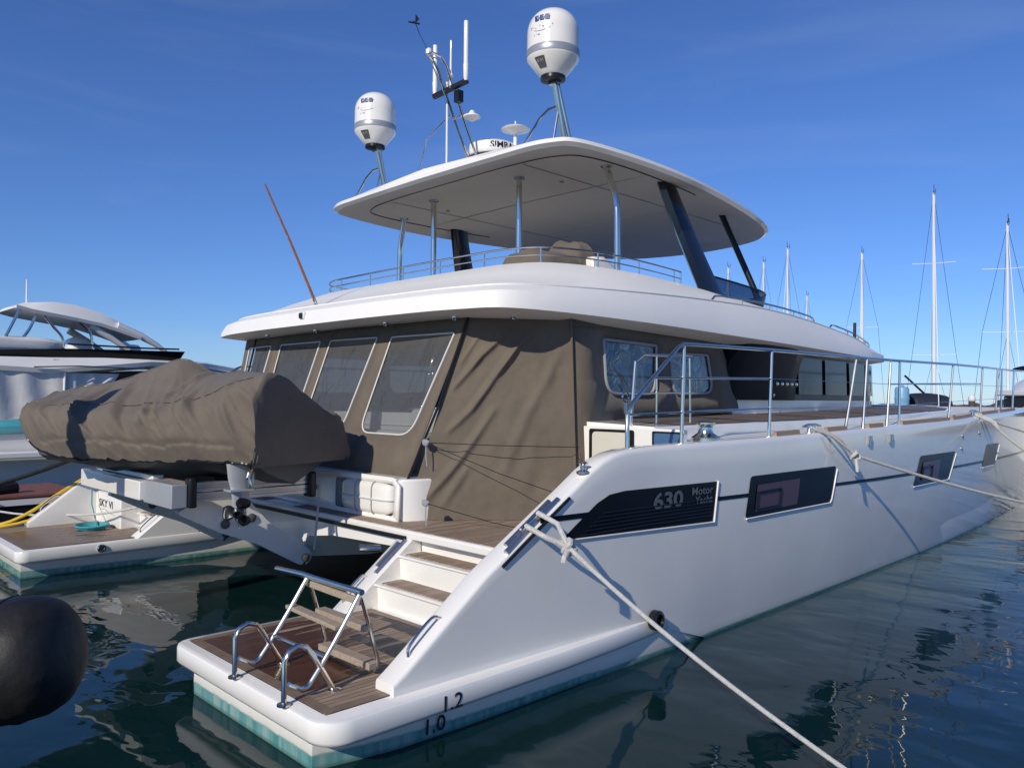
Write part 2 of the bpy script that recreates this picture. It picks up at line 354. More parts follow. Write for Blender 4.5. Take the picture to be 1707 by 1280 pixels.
def text(body, size, fn, width=None, bold=0., shear=0.):
    """letters as a mesh: fn(u, v) maps the line, u centred, v from the baseline"""
    cu = bpy.data.curves.new('txt', 'FONT'); cu.body = body; cu.size = size; cu.align_x = 'CENTER'; cu.offset = bold; cu.shear = shear; cu.resolution_u = 3
    o = bpy.data.objects.new('txt', cu); col.objects.link(o)
    dg = bpy.context.evaluated_depsgraph_get(); me = bpy.data.meshes.new_from_object(o.evaluated_get(dg))
    xs = [v.co.x for v in me.vertices]; k = (width/(max(xs)-min(xs))) if width else 1
    m = MB(); m.add([fn(v.co.x*k, v.co.y) for v in me.vertices], [tuple(p.vertices) for p in me.polygons])
    bpy.data.objects.remove(o); bpy.data.curves.remove(cu); bpy.data.meshes.remove(me); return m
def blob(m, cx, cy, cz, sx, sy, sz, n=14, sq=.6, seed=0, amp=.05):
    vs_ = []; 
    def sp(a): return math.copysign(abs(a)**sq, a)
    rows = []
    for i in range(n+1):
        ph = -math.pi/2+math.pi*i/n; row = []
        for j in range(2*n):
            th = math.pi*j/n; p = Vector((sp(math.cos(ph))*sp(math.cos(th)), sp(math.cos(ph))*sp(math.sin(th)), sp(math.sin(ph))))
            k = 1+amp*mnoise.noise(p*2.2+Vector((seed, 0, 0)))
            row.append((cx+p.x*sx*k, cy+p.y*sy*k, cz+p.z*sz*k))
        rows.append(row)
    m.loft(rows, closed=True, cap=False); return m
def both(m, name, mt, parent, **k):
    a = m.mir(); o = m.build(name, mt, parent, **k); return o, a.build(name, mt, parent, **k)

# ---------------------------------------------------------------- the water
g = MB(); WZ = .11
g.add([(-3000, -3000, WZ), (3000, -3000, WZ), (3000, 3000, WZ), (-3000, 3000, WZ)], [(0, 1, 2, 3)])
tag(g.build('harbour_water', water, sm=0), 'dark rippled harbour water', 'water', kind='structure')

# ---------------------------------------------------------------- the motor yacht
Y = thing('motor_yacht', 'large white twin-hulled yacht with brown canvas cockpit enclosure and two satellite domes', 'motor yacht', (8, 0, WZ))
# --- hulls
LO = [(.1, -4.56), (.6, -4.67), (1.5, -4.71), (2.8, -4.70), (5, -4.68), (8, -4.63), (11, -4.57), (14.5, -4.38), (16.5, -4.22), (18, -4.10), (19.5, -3.93), (20.8, -3.72)]
LI = [(.1, -2.72), (2, -2.6), (8, -2.55), (13, -2.75), (17, -3.2), (20.8, -3.66)]
CH = [(.55, -4.74), (3.4, -4.775), (8, -4.735), (11, -4.67), (13.7, -4.55), (16, -4.38), (18, -4.22), (19.8, -3.97), (21.0, -3.74)]
SH = [(.55, -4.76), (3, -4.83), (8.5, -4.88), (12, -4.83), (15, -4.68), (17, -4.52), (19, -4.25), (20.3, -4.0), (21.2, -3.76)]
TOP = [(.60, .58), (.66, .62), (1.41, 1.19), (1.73, 1.39), (2.35, 1.77), (2.55, 1.90), (2.70, 1.98), (2.85, 2.03), (3.02, 2.055), (3.4, 2.075), (5.7, 2.10), (8.5, 2.15), (11.7, 2.20), (14, 2.28), (17, 2.34), (19.4, 2.39)]
def H(x, z):
    t = min(max((z-.5)/1.6, 0), 1.1); a, b = lerp_tab(CH, x), lerp_tab(SH, x)
    aft = a+(b-a)*(t**.85 if t > 0 else 0)
    k = min(max((x-3.2)/1.6, 0), 1); k = k*k*(3-2*k)
    if k == 0: return aft
    lo, m = lerp_tab(LO, x), (a+b)/2-.018; z0, z1, z2 = .08, 1.2, 2.12
    q = lo*(z-z1)*(z-z2)/((z0-z1)*(z0-z2))+m*(z-z0)*(z-z2)/((z1-z0)*(z1-z2))+b*(z-z0)*(z-z1)/((z2-z0)*(z2-z1))
    return aft*(1-k)+q*k
h = MB(); rings = []
for x in (.1, .35, .7, 1.3, 2, 2.6, 3.1, 3.5, 4, 4.5, 5, 6.5, 8, 9.5, 11, 12.4, 13.7, 15, 16, 17.3, 18, 19, 20, 20.5, 20.8):
    lo, li, c = lerp_tab(LO, x), lerp_tab(LI, x), lerp_tab(CH, x)
    if x > 3: kk = .09*min(1, max(0, (x-4)/1.5)); lo += kk; c = H(x, .47)+kk+.004
    top_o = lo if x < 3 else c
    rings.append([(x, lo+.25*(li-lo)*.5, -.55), (x, lo+.04, -.15), (x, lo, .06), (x, lo+(top_o-lo)*.72, .28), (x, top_o, .47), (x, top_o+.02, .52 if x > 3 else .42), (x, li-.02, .52 if x > 3 else .42), (x, li, .2), (x, li-.04, -.15), (x, li-.25, -.55)])
h.loft(rings)
# platform rim and chine ledge
ow = [(3.75, -4.852)]+[(x, -4.862) for x in (2.4, 1.2, .3)]
ow = [(4.3, -4.6), (3.9, -4.75), (3.4, -4.79), (2.9, -4.825), (2.2, -4.857), (1.2, -4.868)]
for k in range(9): a = R(270-90*k/8); ow.append((.22+.22*math.cos(a)-.0, -4.65+.22*math.sin(a)))
for k in range(7): a = R(180-90*k/6); ow.append((.15+.15*math.cos(a), -2.65+.15*math.sin(a)))
ow += [(2.3, -2.52), (4, -2.62)]
def inset(poly, d):
    n = len(poly); o = []
    for i in range(n):
        a, b, c = Vector(poly[i-1]), Vector(poly[i]), Vector(poly[(i+1) % n]); t = ((b-a).normalized()+(c-b).normalized()); t = t.normalized() if t.length > 1e-6 else (c-b).normalized()
        o.append((b.x+t.y*d, b.y-t.x*d))
    return o
h.loft([[(x, y, z) for x, y in inset(ow, k)] for k, z in ((.06, .325), (.02, .34), (0, .37), (0, .472), (.008, .490), (.028, .5))])
# topsides with the raked wing running down to the platform
xs = sorted(set([.6, .62, .7, .85, 1, 1.2, 1.41, 1.6, 1.73, 2, 2.2, 2.35, 2.45, 2.55, 2.62, 2.70, 2.78, 2.85, 2.93, 3.02, 3.2, 3.4, 3.7, 4, 4.3, 4.7, 5.4, 6.2, 7, 8, 9, 10, 11, 12, 13, 14, 15, 16, 17, 17.8, 18.5, 19, 19.8, 20.5, 21.0]))
rings = []
for x in xs:
    t = lerp_tab(TOP, x); rr = min(.035+.03*max(0, min(1, (x-2)/2)), (t-.5)*.3); th = .21
    zb = .46-.43*min(max((x-3.4)/1.3, 0), 1); hs = [zb+(t-rr-zb)*k/10 for k in range(11)]
    ring = [(x, H(x, z), z) for z in hs]
    yt = H(x, t)
    ring += [(x, yt+rr*.12, t-rr*.5), (x, yt+rr*.45, t-rr*.13), (x, yt+rr, t), (x, yt+th-.03, t), (x, yt+th-.008, t-.009), (x, yt+th, t-.03), (x, yt+th, .46)]
    rings.append(ring)
h.loft(rings)
# inner wing beside the steps
def wing_prof(x): return lerp_tab([(1.42, .47), (1.5, .53), (2.28, 1.14), (2.34, 1.168)], x)
rings = []
for x in (1.43, 1.5, 1.8, 2.1, 2.28, 2.34):
    t = wing_prof(x); rings.append([(x, -2.775, .44), (x, -2.775, t-.015), (x, -2.76, t), (x, -2.56, t), (x, -2.535, t-.02), (x, -2.535, .44)])
h.loft(rings)
# stairs
h.prism([(1.84, .47), (1.825, .71), (1.79, .715), (1.79, .735), (2.10, .735), (2.085, .945), (2.06, .95), (2.06, .97), (2.36, .97), (2.345, 1.12), (2.9, 1.12), (2.9, .47)], XZ, -4.64, -2.76)
both(h, 'hull', hullm, Y, sm=38)
# --- bridge deck between the hulls
d = MB()
d.prism([(2.22, 1.10), (2.215, 1.165), (2.235, 1.18), (4.6, 1.18), (4.6, 1.0), (2.5, .98), (2.36, 1.06)], XZ, -4.62, 4.62)
d.box(4.6, 16.5, -2.9, 2.9, 1.0, 1.17)
d.build('cockpit_deck', gel, Y, bevel=.008)
n_ = MB()
for sgn in (1,): n_.loft([[(x, -2.55, 1.08), (x, -2.45, .99), (x, -1.3, .95), (x, -.78, .88), (x, -.62, a), (x, .62, a), (x, .78, .88), (x, 1.3, .95), (x, 2.45, .99), (x, 2.55, 1.08)] for x, a in ((2.24, .66), (2.4, .6), (3.2, .52), (9, .5), (16, .8))])
n_.build('nacelle', gel, Y, sm=30)
rs = MB(); rs.box(2.195, 2.225, -2.7, 2.7, 1.085, 1.125); rs.build('rub_strip', satin, Y)
both(MB().box(2.25, 4.15, -4.55, -.4, 1.181, 1.187), 'cockpit_teak', teak, Y)
both(MB().prism([(x, y) for x, y in rrect(.11, 1.76, -4.70, -2.60, .03, 4)], XY, .495, .506), 'platform_teak', teak_wet, Y)
both(MB().box(1.84, 2.075, -4.6, -2.83, .734, .744), 'stair_tread', teak, Y)
both(MB().box(2.11, 2.335, -4.6, -2.83, .968, .978), 'stair_tread', teak, Y)
# border planks round the platform teak
bp = MB(); bp.box(.11, .19, -4.70, -2.60, .5, .508); bp.box(1.68, 1.76, -4.55, -2.6, .5, .508); bp.box(.19, 1.68, -2.68, -2.6, .5, .508); bp.box(.19, .78, -4.70, -4.62, .5, .508)
both(bp, 'teak_margin', mat('teak_margin_wood', (.25, .175, .125), .5, var=.4, vscale=5, stretch=(1, 1, 1)), Y)

# stern light lenses, drain
for y in (2.5, 1.9, 1.2):
    MB().lathe([(.035, 0), (.035, .02), (.02, .03)], (.9, -2.5, .44), 14, (0, 1, 0))
dr = MB().lathe([(.055, -.02), (.055, .012), (.04, .02), (.035, .0)], (1.0, 2.5, .43), 18, (0, -1, 0)); dr.build('drain_fitting', chrome, Y)
MB().lathe([(.09, -.03), (.09, .03), (.06, .045), (.05, .01)], (3.42, -4.845, .505), 20, (0, -1, 0)).build('exhaust_outlet', satin, Y)

# --- hull graphics and windows
def on_hull(e=.006): return lambda x, z, t=0: (x, H(x, z)-e-t, z)
def dense(poly, n=5):
    o = []
    for i in range(len(poly)):
        a, b = poly[i], poly[(i+1) % len(poly)]; o += [(a[0]+(b[0]-a[0])*k/n, a[1]+(b[1]-a[1])*k/n) for k in range(n)]
    return o
def hull_patch(poly, e=.006):
    m = MB(); m.holed(dense(poly), [], lambda u, v: (u, H(u, v)-e, v)); return m
def hull_strip(x0, x1, zf, hw, e=.004, n=12):
    m = MB(); m.grid([[(x, H(x, zf(x)+s*hw)-e, zf(x)+s*hw) for s in (-1, 1)] for x in np.linspace(x0, x1, n)]); return m
def rounded(poly, r, n=4):
    o = []; k = len(poly)
    for i in range(k):
        a, b, c = [Vector((*p, 0)) for p in (poly[i-1], poly[i], poly[(i+1) % k])]
        ri = r[i] if isinstance(r, (list, tuple)) else r
        p, q = b+(a-b).normalized()*ri, b+(c-b).normalized()*ri
        for t in range(n+1):
            u = t/n; w_ = p*(1-u)**2+b*2*u*(1-u)+q*u*u; o.append((w_.x, w_.y))
    return o
zst = lambda x: lerp_tab([(1.9, 1.545), (4.4, 1.515), (7.1, 1.47), (9.9, 1.44), (11.7, 1.43), (13.7, 1.42), (19, 1.42)], x)
for sg in (1, -1):
    def B(m, name, mt, parent=Y, **k): return (m if sg == 1 else m.mir()).build(name, mt, parent, **k)
    B(hull_strip(1.95, 2.52, zst, .022, n=4), 'hull_stripe', black); B(hull_strip(4.425, 5.05, zst, .02, n=4), 'hull_stripe', black)
    B(hull_strip(7.1, 9.95, zst, .02), 'hull_stripe', black); B(hull_strip(11.68, 13.7, zst, .02), 'hull_stripe', black); B(hull_strip(14.7, 18.6, zst, .02), 'hull_stripe', black)
    wp = [(2.2, 1.365), (2.35, 1.46), (2.62, 1.625), (2.78, 1.685), (2.98, 1.703), (4.43, 1.69), (4.38, 1.30)]
    win = B(hull_patch(wp), 'hull_panel', black)
    lo = MB()
    for k in range(6):
        z = 1.375+.032*k; x0 = 2.42+.055*k; lo.tube([(x0, H(x0, z)-.012, z), (3.4, H(3.4, z+.004)-.012, z-.004), (4.33, H(4.33, z)-.012, z-.012)], .006, 6)
    B(lo, 'louvre', satin, win)
    rim = MB(); rim.tube([(2.2, H(2.2, 1.36)-.012, 1.356), (3.3, H(3.3, 1.32)-.012, 1.322), (4.395, H(4.4, 1.29)-.012, 1.288)], .008, 8); rim.tube([(4.395, H(4.4, 1.29)-.012, 1.288), (4.445, H(4.4, 1.7)-.012, 1.695)], .010, 8)
    B(rim, 'panel_lit_edge', gel, win)  # raised bead stands in for the sunlit lower and forward recess edges
    for (x0, x1, x2, x3, zt, zb) in ((5.08, 7.13, 7.04, 5.0, 1.70, 1.265), (10.06, 11.75, 11.55, 9.86, 1.69, 1.25), (13.8, 14.75, 14.6, 13.6, 1.72, 1.32)):
        wn_ = B(hull_patch(rounded([(x3, zb), (x2, zb), (x1, zt), (x0, zt)], .05)), 'hull_window', black)
        L_ = x1-x0
        if L_ > 1.2:
            fx = x0+.14; B(hull_patch(rounded([(fx-.03, zb+.05), (fx+L_*.45, zb+.05), (fx+L_*.47, zt-.09), (fx, zt-.1)], .02), .011), 'window_pane', windo, wn_)
            fr = MB()
            for qa, qb in (((fx-.01, zb+.08), (fx+L_*.24, zb+.08)), ((fx+L_*.24, zb+.08), (fx+L_*.25, zt-.17)), ((fx+L_*.25, zt-.17), (fx+.01, zt-.18)), ((fx+.01, zt-.18), (fx-.01, zb+.08))):
                fr.tube([(qa[0], H(*qa)-.016, qa[1]), (qb[0], H(*qb)-.016, qb[1])], .012, 6)
            B(fr, 'opening_frame', satin, wn_)
        rim = MB(); rim.tube([(x3+.02, H(x3, zb)-.012, zb-.008), (x2-.03, H(x2, zb)-.012, zb-.008), (x2+.012, H(x2, zb)-.012, zb+.035), (x1+.012, H(x1, zt)-.012, zt-.035)], .0085, 8)
        B(rim, 'window_lit_edge', gel, wn_)  # bead only below and forward, imitating the sunlit reveals of the recess
    # draft marks, twin slots, fairleads
    if sg == 1:
        m12 = text('1.2', .165, lambda u, v: (1.0+u, -4.8725, .352+v*.93), bold=.002); m10 = text('1.0', .165, lambda u, v: (.98+u, lerp_tab(LO, .98+u)-.014-.05*max(0, v), .15+v*.95), bold=.002)
        m12.build('draft_mark', ink, Y); m10.build('draft_mark', ink, Y)
        onH = lambda cx, cz: (lambda u, v: (cx+u, H(cx+u, cz+v)-.0125, cz+v))
        text('630', .20, onH(3.62, 1.505), width=.46, bold=.006).build('model_number', embl, Y)
        text('Motor', .105, onH(4.17, 1.585), width=.36, bold=.002).build('model_lettering', embl, Y)
        text('Yacht', .105, onH(4.2, 1.495), width=.30, bold=.002).build('model_lettering', embl, Y)
        MB().box(1.55, 2.1, 3.46, 4.58, .5, 1.0).build('step_box', gel, Y, bevel=.02); MB().box(1.57, 2.1, 3.5, 4.56, 1.003, 1.012).build('box_teak', teak, Y)
        text('SKY VI', .16, lambda u, v: (1.546, 4.10-u, .77+v), width=.62, bold=.002).build('name_lettering', ink, Y)
        sw = MB().tube([(1.545, 4.48, .76), (1.545, 4.3, .725), (1.545, 4.15, .74), (1.545, 3.95, .70), (1.545, 3.7, .685)], .004, 5, smooth=5); sw.build('name_flourish', greyp, Y)
    # sunken cleats on both wings, grab handles
    def wing(x0, x1, y, prof, yo=0.):
        m = MB()
        for k in (-.05, .015):
            q = 0 if k < 0 else .06
            m.tube([(x0+q, y+k, prof(x0+q)+.008), (x1-q*.6, y+k, prof(x1-q*.6)+.008)], .024, 8)
        return m
    tp = lambda x: lerp_tab(TOP, x)
    B(wing(1.62, 2.2, -4.70, tp), 'cleat_plate', alu)
    m = MB(); m.tube([(1.80, -4.735, tp(1.8)+.045), (2.02, -4.735, tp(2.02)+.045)], .02, 10); 
    for x in (1.85, 1.97): m.tube([(x, -4.735, tp(x)-.01), (x-.02, -4.735, tp(x)+.05)], .016, 8)
    B(m, 'mooring_cleat', chrome)
    B(MB().tube([(1.56, H(1.56, 1.23)-.004, 1.235), (1.9, H(1.9, 1.45)-.012, 1.462), (2.28, H(2.3, 1.68)-.004, 1.695)], .014, 8), 'chafe_bar', satin)
    B(wing(1.85, 2.2, -2.66, wing_prof), 'cleat_plate', alu)
    m = MB(); m.tube([(.78, -4.66, tp(.78)), (.80, -4.655, tp(.8)+.06), (.98, -4.655, tp(.98)+.07), (1.06, -4.66, tp(1.06))], .013, 8, smooth=4); B(m, 'grab_handle', chrome)
    m = MB(); m.tube([(1.55, -2.62, wing_prof(1.55)), (1.56, -2.62, wing_prof(1.56)+.06), (1.74, -2.62, wing_prof(1.74)+.07), (1.8, -2.62, wing_prof(1.8))], .012, 8, smooth=4); B(m, 'grab_handle', chrome)

# --- side decks, raised teak decks and foredeck
sd = MB()
xs2 = [4.2, 5, 6, 7, 8, 9, 10, 11, 12, 13, 14, 15, 16, 17, 18, 18.8]
sd.grid([[(x, H(x, 2.1)+.12, lerp_tab(TOP, x)-.006), (x, -4.0 if x < 16 else H(x, 2.1)+.3, lerp_tab(TOP, x)-.003), (x, -2.2, lerp_tab(TOP, x)), (x, 0, lerp_tab(TOP, x)+.02)] for x in xs2])
both(sd, 'side_deck', nonskid, Y)
rz = lambda x: lerp_tab([(4.2, 2.215), (8, 2.235), (11, 2.27), (13.5, 2.305), (16, 2.33), (18, 2.35)], x)
ry = lambda x: lerp_tab([(4.2, -4.28), (9, -4.25), (12, -4.12), (15, -3.8), (17, -3.2), (18, -2.5)], x)
rd = MB(); rd.loft([[(x, ry(x), 2.0), (x, ry(x)+.02, rz(x)-.02), (x, ry(x)+.05, rz(x)), (x, -2.6, rz(x)+.055), (x, 0, rz(x)+.07), (x, 0, 2.0)] for x in (4.22, 4.26, 5, 6, 7, 8, 9, 10, 11, 12, 13, 14, 15, 16, 17, 18)])
both(rd, 'deck_trunk', gel, Y, sm=25)
for a, b in ((4.75, 6.5), (6.62, 8.6), (8.72, 10.9), (11.05, 13.4), (13.55, 17)):
    tk = MB(); tk.grid([[(x, ry(x)+.14, rz(x)+.010), (x, -2.6, rz(x)+.065), (x, -.05, rz(x)+.080)] for x in np.linspace(a, b, 6)]); both(tk, 'deck_teak', teak_side, Y)
bh = MB(); bh.box(4.16, 4.24, -4.63, -3.3, 1.15, 2.2); both(bh, 'deck_bulkhead', gel, Y, bevel=.01)
for sg in (1, -1):
    def B(m, name, mt, parent=Y, **k): return (m if sg == 1 else m.mir()).build(name, mt, parent, **k)
    f1 = B(MB().prism(rounded([(-4.03, 1.75), (-3.42, 1.75), (-3.42, 2.175), (-4.03, 2.175)], .03), YZ, 4.15, 4.162), 'locker_window', satin)
    B(MB().prism(rounded([(-3.96, 1.78), (-3.47, 1.78), (-3.47, 2.145), (-3.96, 2.145)], .05), YZ, 4.143, 4.1495), 'window_pane', cream, f1)
    f1 = B(MB().prism(rounded([(-4.62, 1.8), (-4.26, 1.8), (-4.26, 2.175), (-4.62, 2.175)], .02), YZ, 4.15, 4.162), 'locker_window', satin)
    B(MB().prism(rounded([(-4.60, 1.82), (-4.29, 1.82), (-4.29, 2.155), (-4.60, 2.155)], .02), YZ, 4.143, 4.1495), 'window_pane', blue_pane, f1)
    # toe rail blocks
    for a, b in ((5.74, 6.29), (7.01, 7.56), (8.24, 8.72), (9.46, 11.58), (11.76, 12.95), (13.61, 14.85), (15, 16.6)):
        m = MB(); k = 6
        m.loft([[(x, H(x, 2.1)+.05, tp(x)-.01), (x, H(x, 2.1)+.06, tp(x)+.045), (x, H(x, 2.1)+.10, tp(x)+.05), (x, H(x, 2.1)+.12, tp(x)-.01)] for x in np.linspace(a, b, k)])
        B(m, 'toe_rail', tan)
    for x in (6.68, 13.2):
        y = H(x, 2.1)+.10; z = tp(x); m = MB()
        for q in (-.07, .07): m.tube([(x+q, y, z-.01), (x+q*.9, y, z+.075)], [.028, .02], 8)
        m.tube([(x-.24, y, z+.075), (x-.1, y, z+.085), (x+.1, y, z+.085), (x+.24, y, z+.075)], [.012, .024, .024, .012], 8)
        B(m, 'deck_cleat', chrome)
    m = MB(); m.lathe([(.15, 0), (.15, .03), (.12, .05), (.085, .075), (.07, .12), (.075, .15), (.1, .165), (.1, .185), (.05, .195), (.03, .19)], (4.58, -4.62, tp(4.58)-.005), 22); B(m, 'capstan', chrome)
    for x in (8.07, 8.8):
        m = MB()
        for q in (-.03, .03): m.tube([(x+q, H(x, 1.93)-.02, 1.93), (x+q, H(x, 2.04)-.025, 2.045)], .018, 8)
        B(m, 'fender_hook', chrome)
    for q, z in ((12.1, 1.93), (12.1, 1.72), (13.2, 1.95)): B(MB().lathe([(.03, -.01), (.03, .012), (.015, .02)], (q, H(q, z), z), 12, (0, -1, 0)), 'vent_fitting', chrome)
    # guard rail: raked end, top tube, intermediate tubes and wires, stanchions
    yr = lambda x: H(x, 2.1)+.11
    gr = thing_part = None
    m = MB(); pts = [(3.14, yr(3.14), tp(3.14)-.01), (3.14, yr(3.14), 2.38), (3.22, yr(3.2), 2.47), (3.92, yr(3.9), 3.0), (4.03, yr(4), 3.04)]+[(x, yr(x), z) for x, z in ((5.7, 3.06), (8, 3.07), (9.2, 3.08), (12, 3.12), (14, 3.14), (16.5, 3.16), (18.3, 3.2))]
    m.tube(pts[:1]+pts[1:], .020, 10); rail = B(m, 'guard_rail', chrome)
    for q in ([(3.16, yr(3.2), 2.36), (5.7, yr(5.7), 2.41)], [(3.55, yr(3.5), 2.70), (5.7, yr(5.7), 2.74)], [(9.1, yr(9), 2.74), (11.9, yr(12), 2.8), (13.8, yr(14), 2.83)]): B(MB().tube(q, .011, 8), 'mid_rail', chrome, rail)
    for q in ([(5.7, yr(5.7), 2.41), (8, yr(8), 2.42), (9, yr(9), 2.42), (11.8, yr(11.8), 2.5), (16, yr(16), 2.58)], [(5.7, yr(5.7), 2.74), (8.2, yr(8.2), 2.74), (9.1, yr(9), 2.74), (12, yr(12), 2.78), (16, yr(16), 2.82)]): B(MB().tube(q, .004, 6), 'guard_wire', chrome, rail)
    for xb, xt in ((3.98, 4.02), (5.67, 5.73), (7.62, 7.97), (8.16, 8.3), (8.98, 9.15), (9.46, 9.5), (11.68, 11.95), (13.69, 13.9), (14.9, 15.1), (15.4, 15.5), (16.6, 16.8)):
        m = MB(); zt = lerp_tab([(4, 3.04), (5.7, 3.06), (8, 3.07), (12, 3.12), (16.5, 3.16)], xt)
        m.tube([(xb, yr(xb), tp(xb)-.01), (xb+(xt-xb)*.15, yr(xb), tp(xb)+.12), (xt, yr(xt), zt)], [.023, .019, .017], 8); B(m, 'stanchion', chrome, rail)
    m = MB(); rg = [(3.1+.045*math.cos(R(a)), yr(3.1)-.01, 2.52+.045*math.sin(R(a))) for a in range(0, 361, 30)]; m.tube(rg, .009, 6); m.tube([(3.12, yr(3.1), 2.37), (3.11, yr(3.1), 2.475)], .018, 8); B(m, 'rail_ring', chrome, rail)
    # boarding grab frame beside the enclosure
    m = MB(); z0 = 2.2
    m.tube([(4.28, -3.95, 2.18), (4.2, -3.95, 2.24), (4.28, -3.95, 2.9), (4.42, -3.95, 2.98), (5.35, -3.95, 2.99)], .018, 8); m.tube([(5.3, -3.95, 2.99), (5.32, -3.95, 2.24)], .014, 8)
    m.tube([(4.25, -3.95, 2.56), (5.31, -3.95, 2.58)], .010, 8); m.tube([(4.66, -3.95, 2.98), (4.66, -3.95, 2.24)], .012, 8)
    B(m, 'grab_frame', chrome)
    m = MB(); m.lathe([(.06, 0), (.06, .015), (.025, .03), (.025, .07), (.045, .085), (.02, .1)], (2.52, -4.74, tp(2.52)-.005), 16); B(m, 'rope_stud', chrome)

# --- cockpit coaming with the liferaft locker
OP = [rrect(-2.17, -1.0, 1.235, 1.575, .05, 4), rrect(1.0, 2.17, 1.235, 1.575, .05, 4)]
cm = MB(); cm.holed([(-2.26, 1.17), (2.26, 1.17), (2.26, 1.56), (2.14, 1.645), (-2.14, 1.645), (-2.26, 1.56)], OP, lambda u, v: (2.45+.03*(v-1.2), u, v))
cm.build('aft_coaming', gel, Y, solid=.03)
cm = MB(); cm.box(2.45, 3.0, -2.2, 2.2, 1.60, 1.64); cm.box(2.92, 3.0, -2.2, 2.2, 1.19, 1.6); cm.box(2.47, 2.92, -.95, -.9, 1.19, 1.6); cm.box(2.47, 2.92, .9, .95, 1.19, 1.6)
cm.build('locker_box', gel, Y)
for s_ in (-1, 1): MB().loft([[(2.47, s_*2.2, z), (2.52, s_*2.27, z), (2.7, s_*2.35, z), (2.95, s_*2.36, z), (2.95, s_*2.2, z)] for z in (1.17, 1.3, 1.5, 1.63)]).build('coaming_end', gel, Y, bevel=.02)
MB().lathe([(.035, 0), (.035, .02), (.02, .02), (.018, .005)], (2.445, -.62, 1.42), 16, (-1, 0, 0)).build('speaker_socket', chrome, Y)
sb = MB(); sb.box(5.2, 7.5, .8, 1.6, 1.19, 1.62); sb.box(5.2, 7.5, 1.6, 1.8, 1.19, 2.05); sb.box(3.1, 3.7, -1.9, 2.0, 1.19, 1.62); sb.box(3.02, 3.2, -1.95, 2.05, 1.6, 2.10); sb.box(3.6, 4.1, -1.7, -.9, 1.6, 2.35)
sb.build('cockpit_sofa', mat('sofa_white', (.7, .69, .66), .7), Y, bevel=.05)
MB().box(4.4, 5.2, -.5, .5, 1.86, 1.9).build('cockpit_table', wood_var, Y, bevel=.01)
MB().tube([(4.8, 0, 1.19), (4.8, 0, 1.86)], .05, 12).build('table_leg', chrome, Y)
both(MB().tube([(4.6, -1.2, 1.19), (4.6, -1.2, 3.45)], .05, 12), 'cockpit_post', satin, Y)

# --- canvas enclosure
EN = MB()
BX, BZ, TX, TZ = 2.60, 1.56, 3.22, 3.46
def aftp(u, v):   # panel plane: v is height; narrows upwards by nothing, leans forward
    t = (v-BZ)/(TZ-BZ); return (BX+(TX-BX)*t, u, v)
def wnd(yl, yr, zt=3.24, zb=2.06, r=.22, sh=.12): return rounded([(yl+sh, zt), (yl-.0, zb), (yr+.0, zb), (yr-sh, zt)], [.02, r, r, .02], 7)
WIN = [wnd(-1.02, -2.1, sh=-.12), ]
def quad(tl, tr, br, bl, r): return rounded([tl, bl, br, tr], [.03, r, r, .03], 7)
WIN = [quad((-1.14, 3.23), (-2.33, 3.22), (-2.02, 2.08), (-1.02, 2.08), .20), quad((.26, 3.25), (-.83, 3.24), (-.62, 2.08), (.34, 2.08), .20),
       quad((1.62, 3.25), (.52, 3.25), (.60, 2.08), (1.5, 2.08), .2), quad((2.62, 3.24), (1.92, 3.25), (1.85, 2.08), (2.3, 2.08), .12)]
EN.holed(dense([(-2.16, BZ), (2.3, BZ), (2.85, TZ), (-2.50, TZ)], 8), WIN, aftp)
enc = EN.build('canvas_enclosure', taupe, Y, solid=.012)
for q in WIN:
    pv = MB(); pv.holed(q, [], lambda u, v: (aftp(u, v)[0]+.004, u, v)); pv.build('vinyl_window', vinyl, enc)
    tb = MB(); cyc = [tuple(np.array(aftp(*p))+np.array((-.012, 0, 0))) for p in q]; cyc = cyc+[cyc[0]]
    tb.tube(cyc, .011, 6, cap=False); tb.build('window_piping', trim, enc)
# door panel across the corner, with hanging folds
DA0, DA1 = np.array((2.56, -2.2)), np.array((3.97, -3.40)); DT0, DT1 = np.array((3.22, -2.47)), np.array((4.0, -3.27))
def seg_d(p, a, b):
    p, a, b = np.array(p), np.array(a), np.array(b); t = np.clip(((p-a)@(b-a))/((b-a)@(b-a)), 0, 1); e = p-(a+t*(b-a)); nrm = np.array([-(b-a)[1], (b-a)[0]]); nrm = nrm/np.linalg.norm(nrm)
    return np.linalg.norm(e), t, (e@nrm)
FOLDS = [(((.42, 3.24), (.23, 2.98), (.07, 2.62)), .055, .03), (((.56, 3.17), (.37, 2.73), (.24, 2.37), (.12, 2.15)), .055, .032), (((.40, 2.35), (.21, 1.74), (.09, 1.42)), .055, .035),
         (((.78, 3.37), (.51, 3.04), (.4, 2.8)), .035, .03), (((.16, 3.2), (.07, 2.9)), .02, .025), (((.90, 3.0), (.66, 2.33), (.54, 1.7)), .026, .05), (((.30, 1.75), (.2, 1.35)), .03, .035), (((.75, 2.2), (.68, 1.5)), .015, .06)]
dp = MB(); rows = []
nd = np.array((-.66, -.75)); N1, N2 = 90, 90
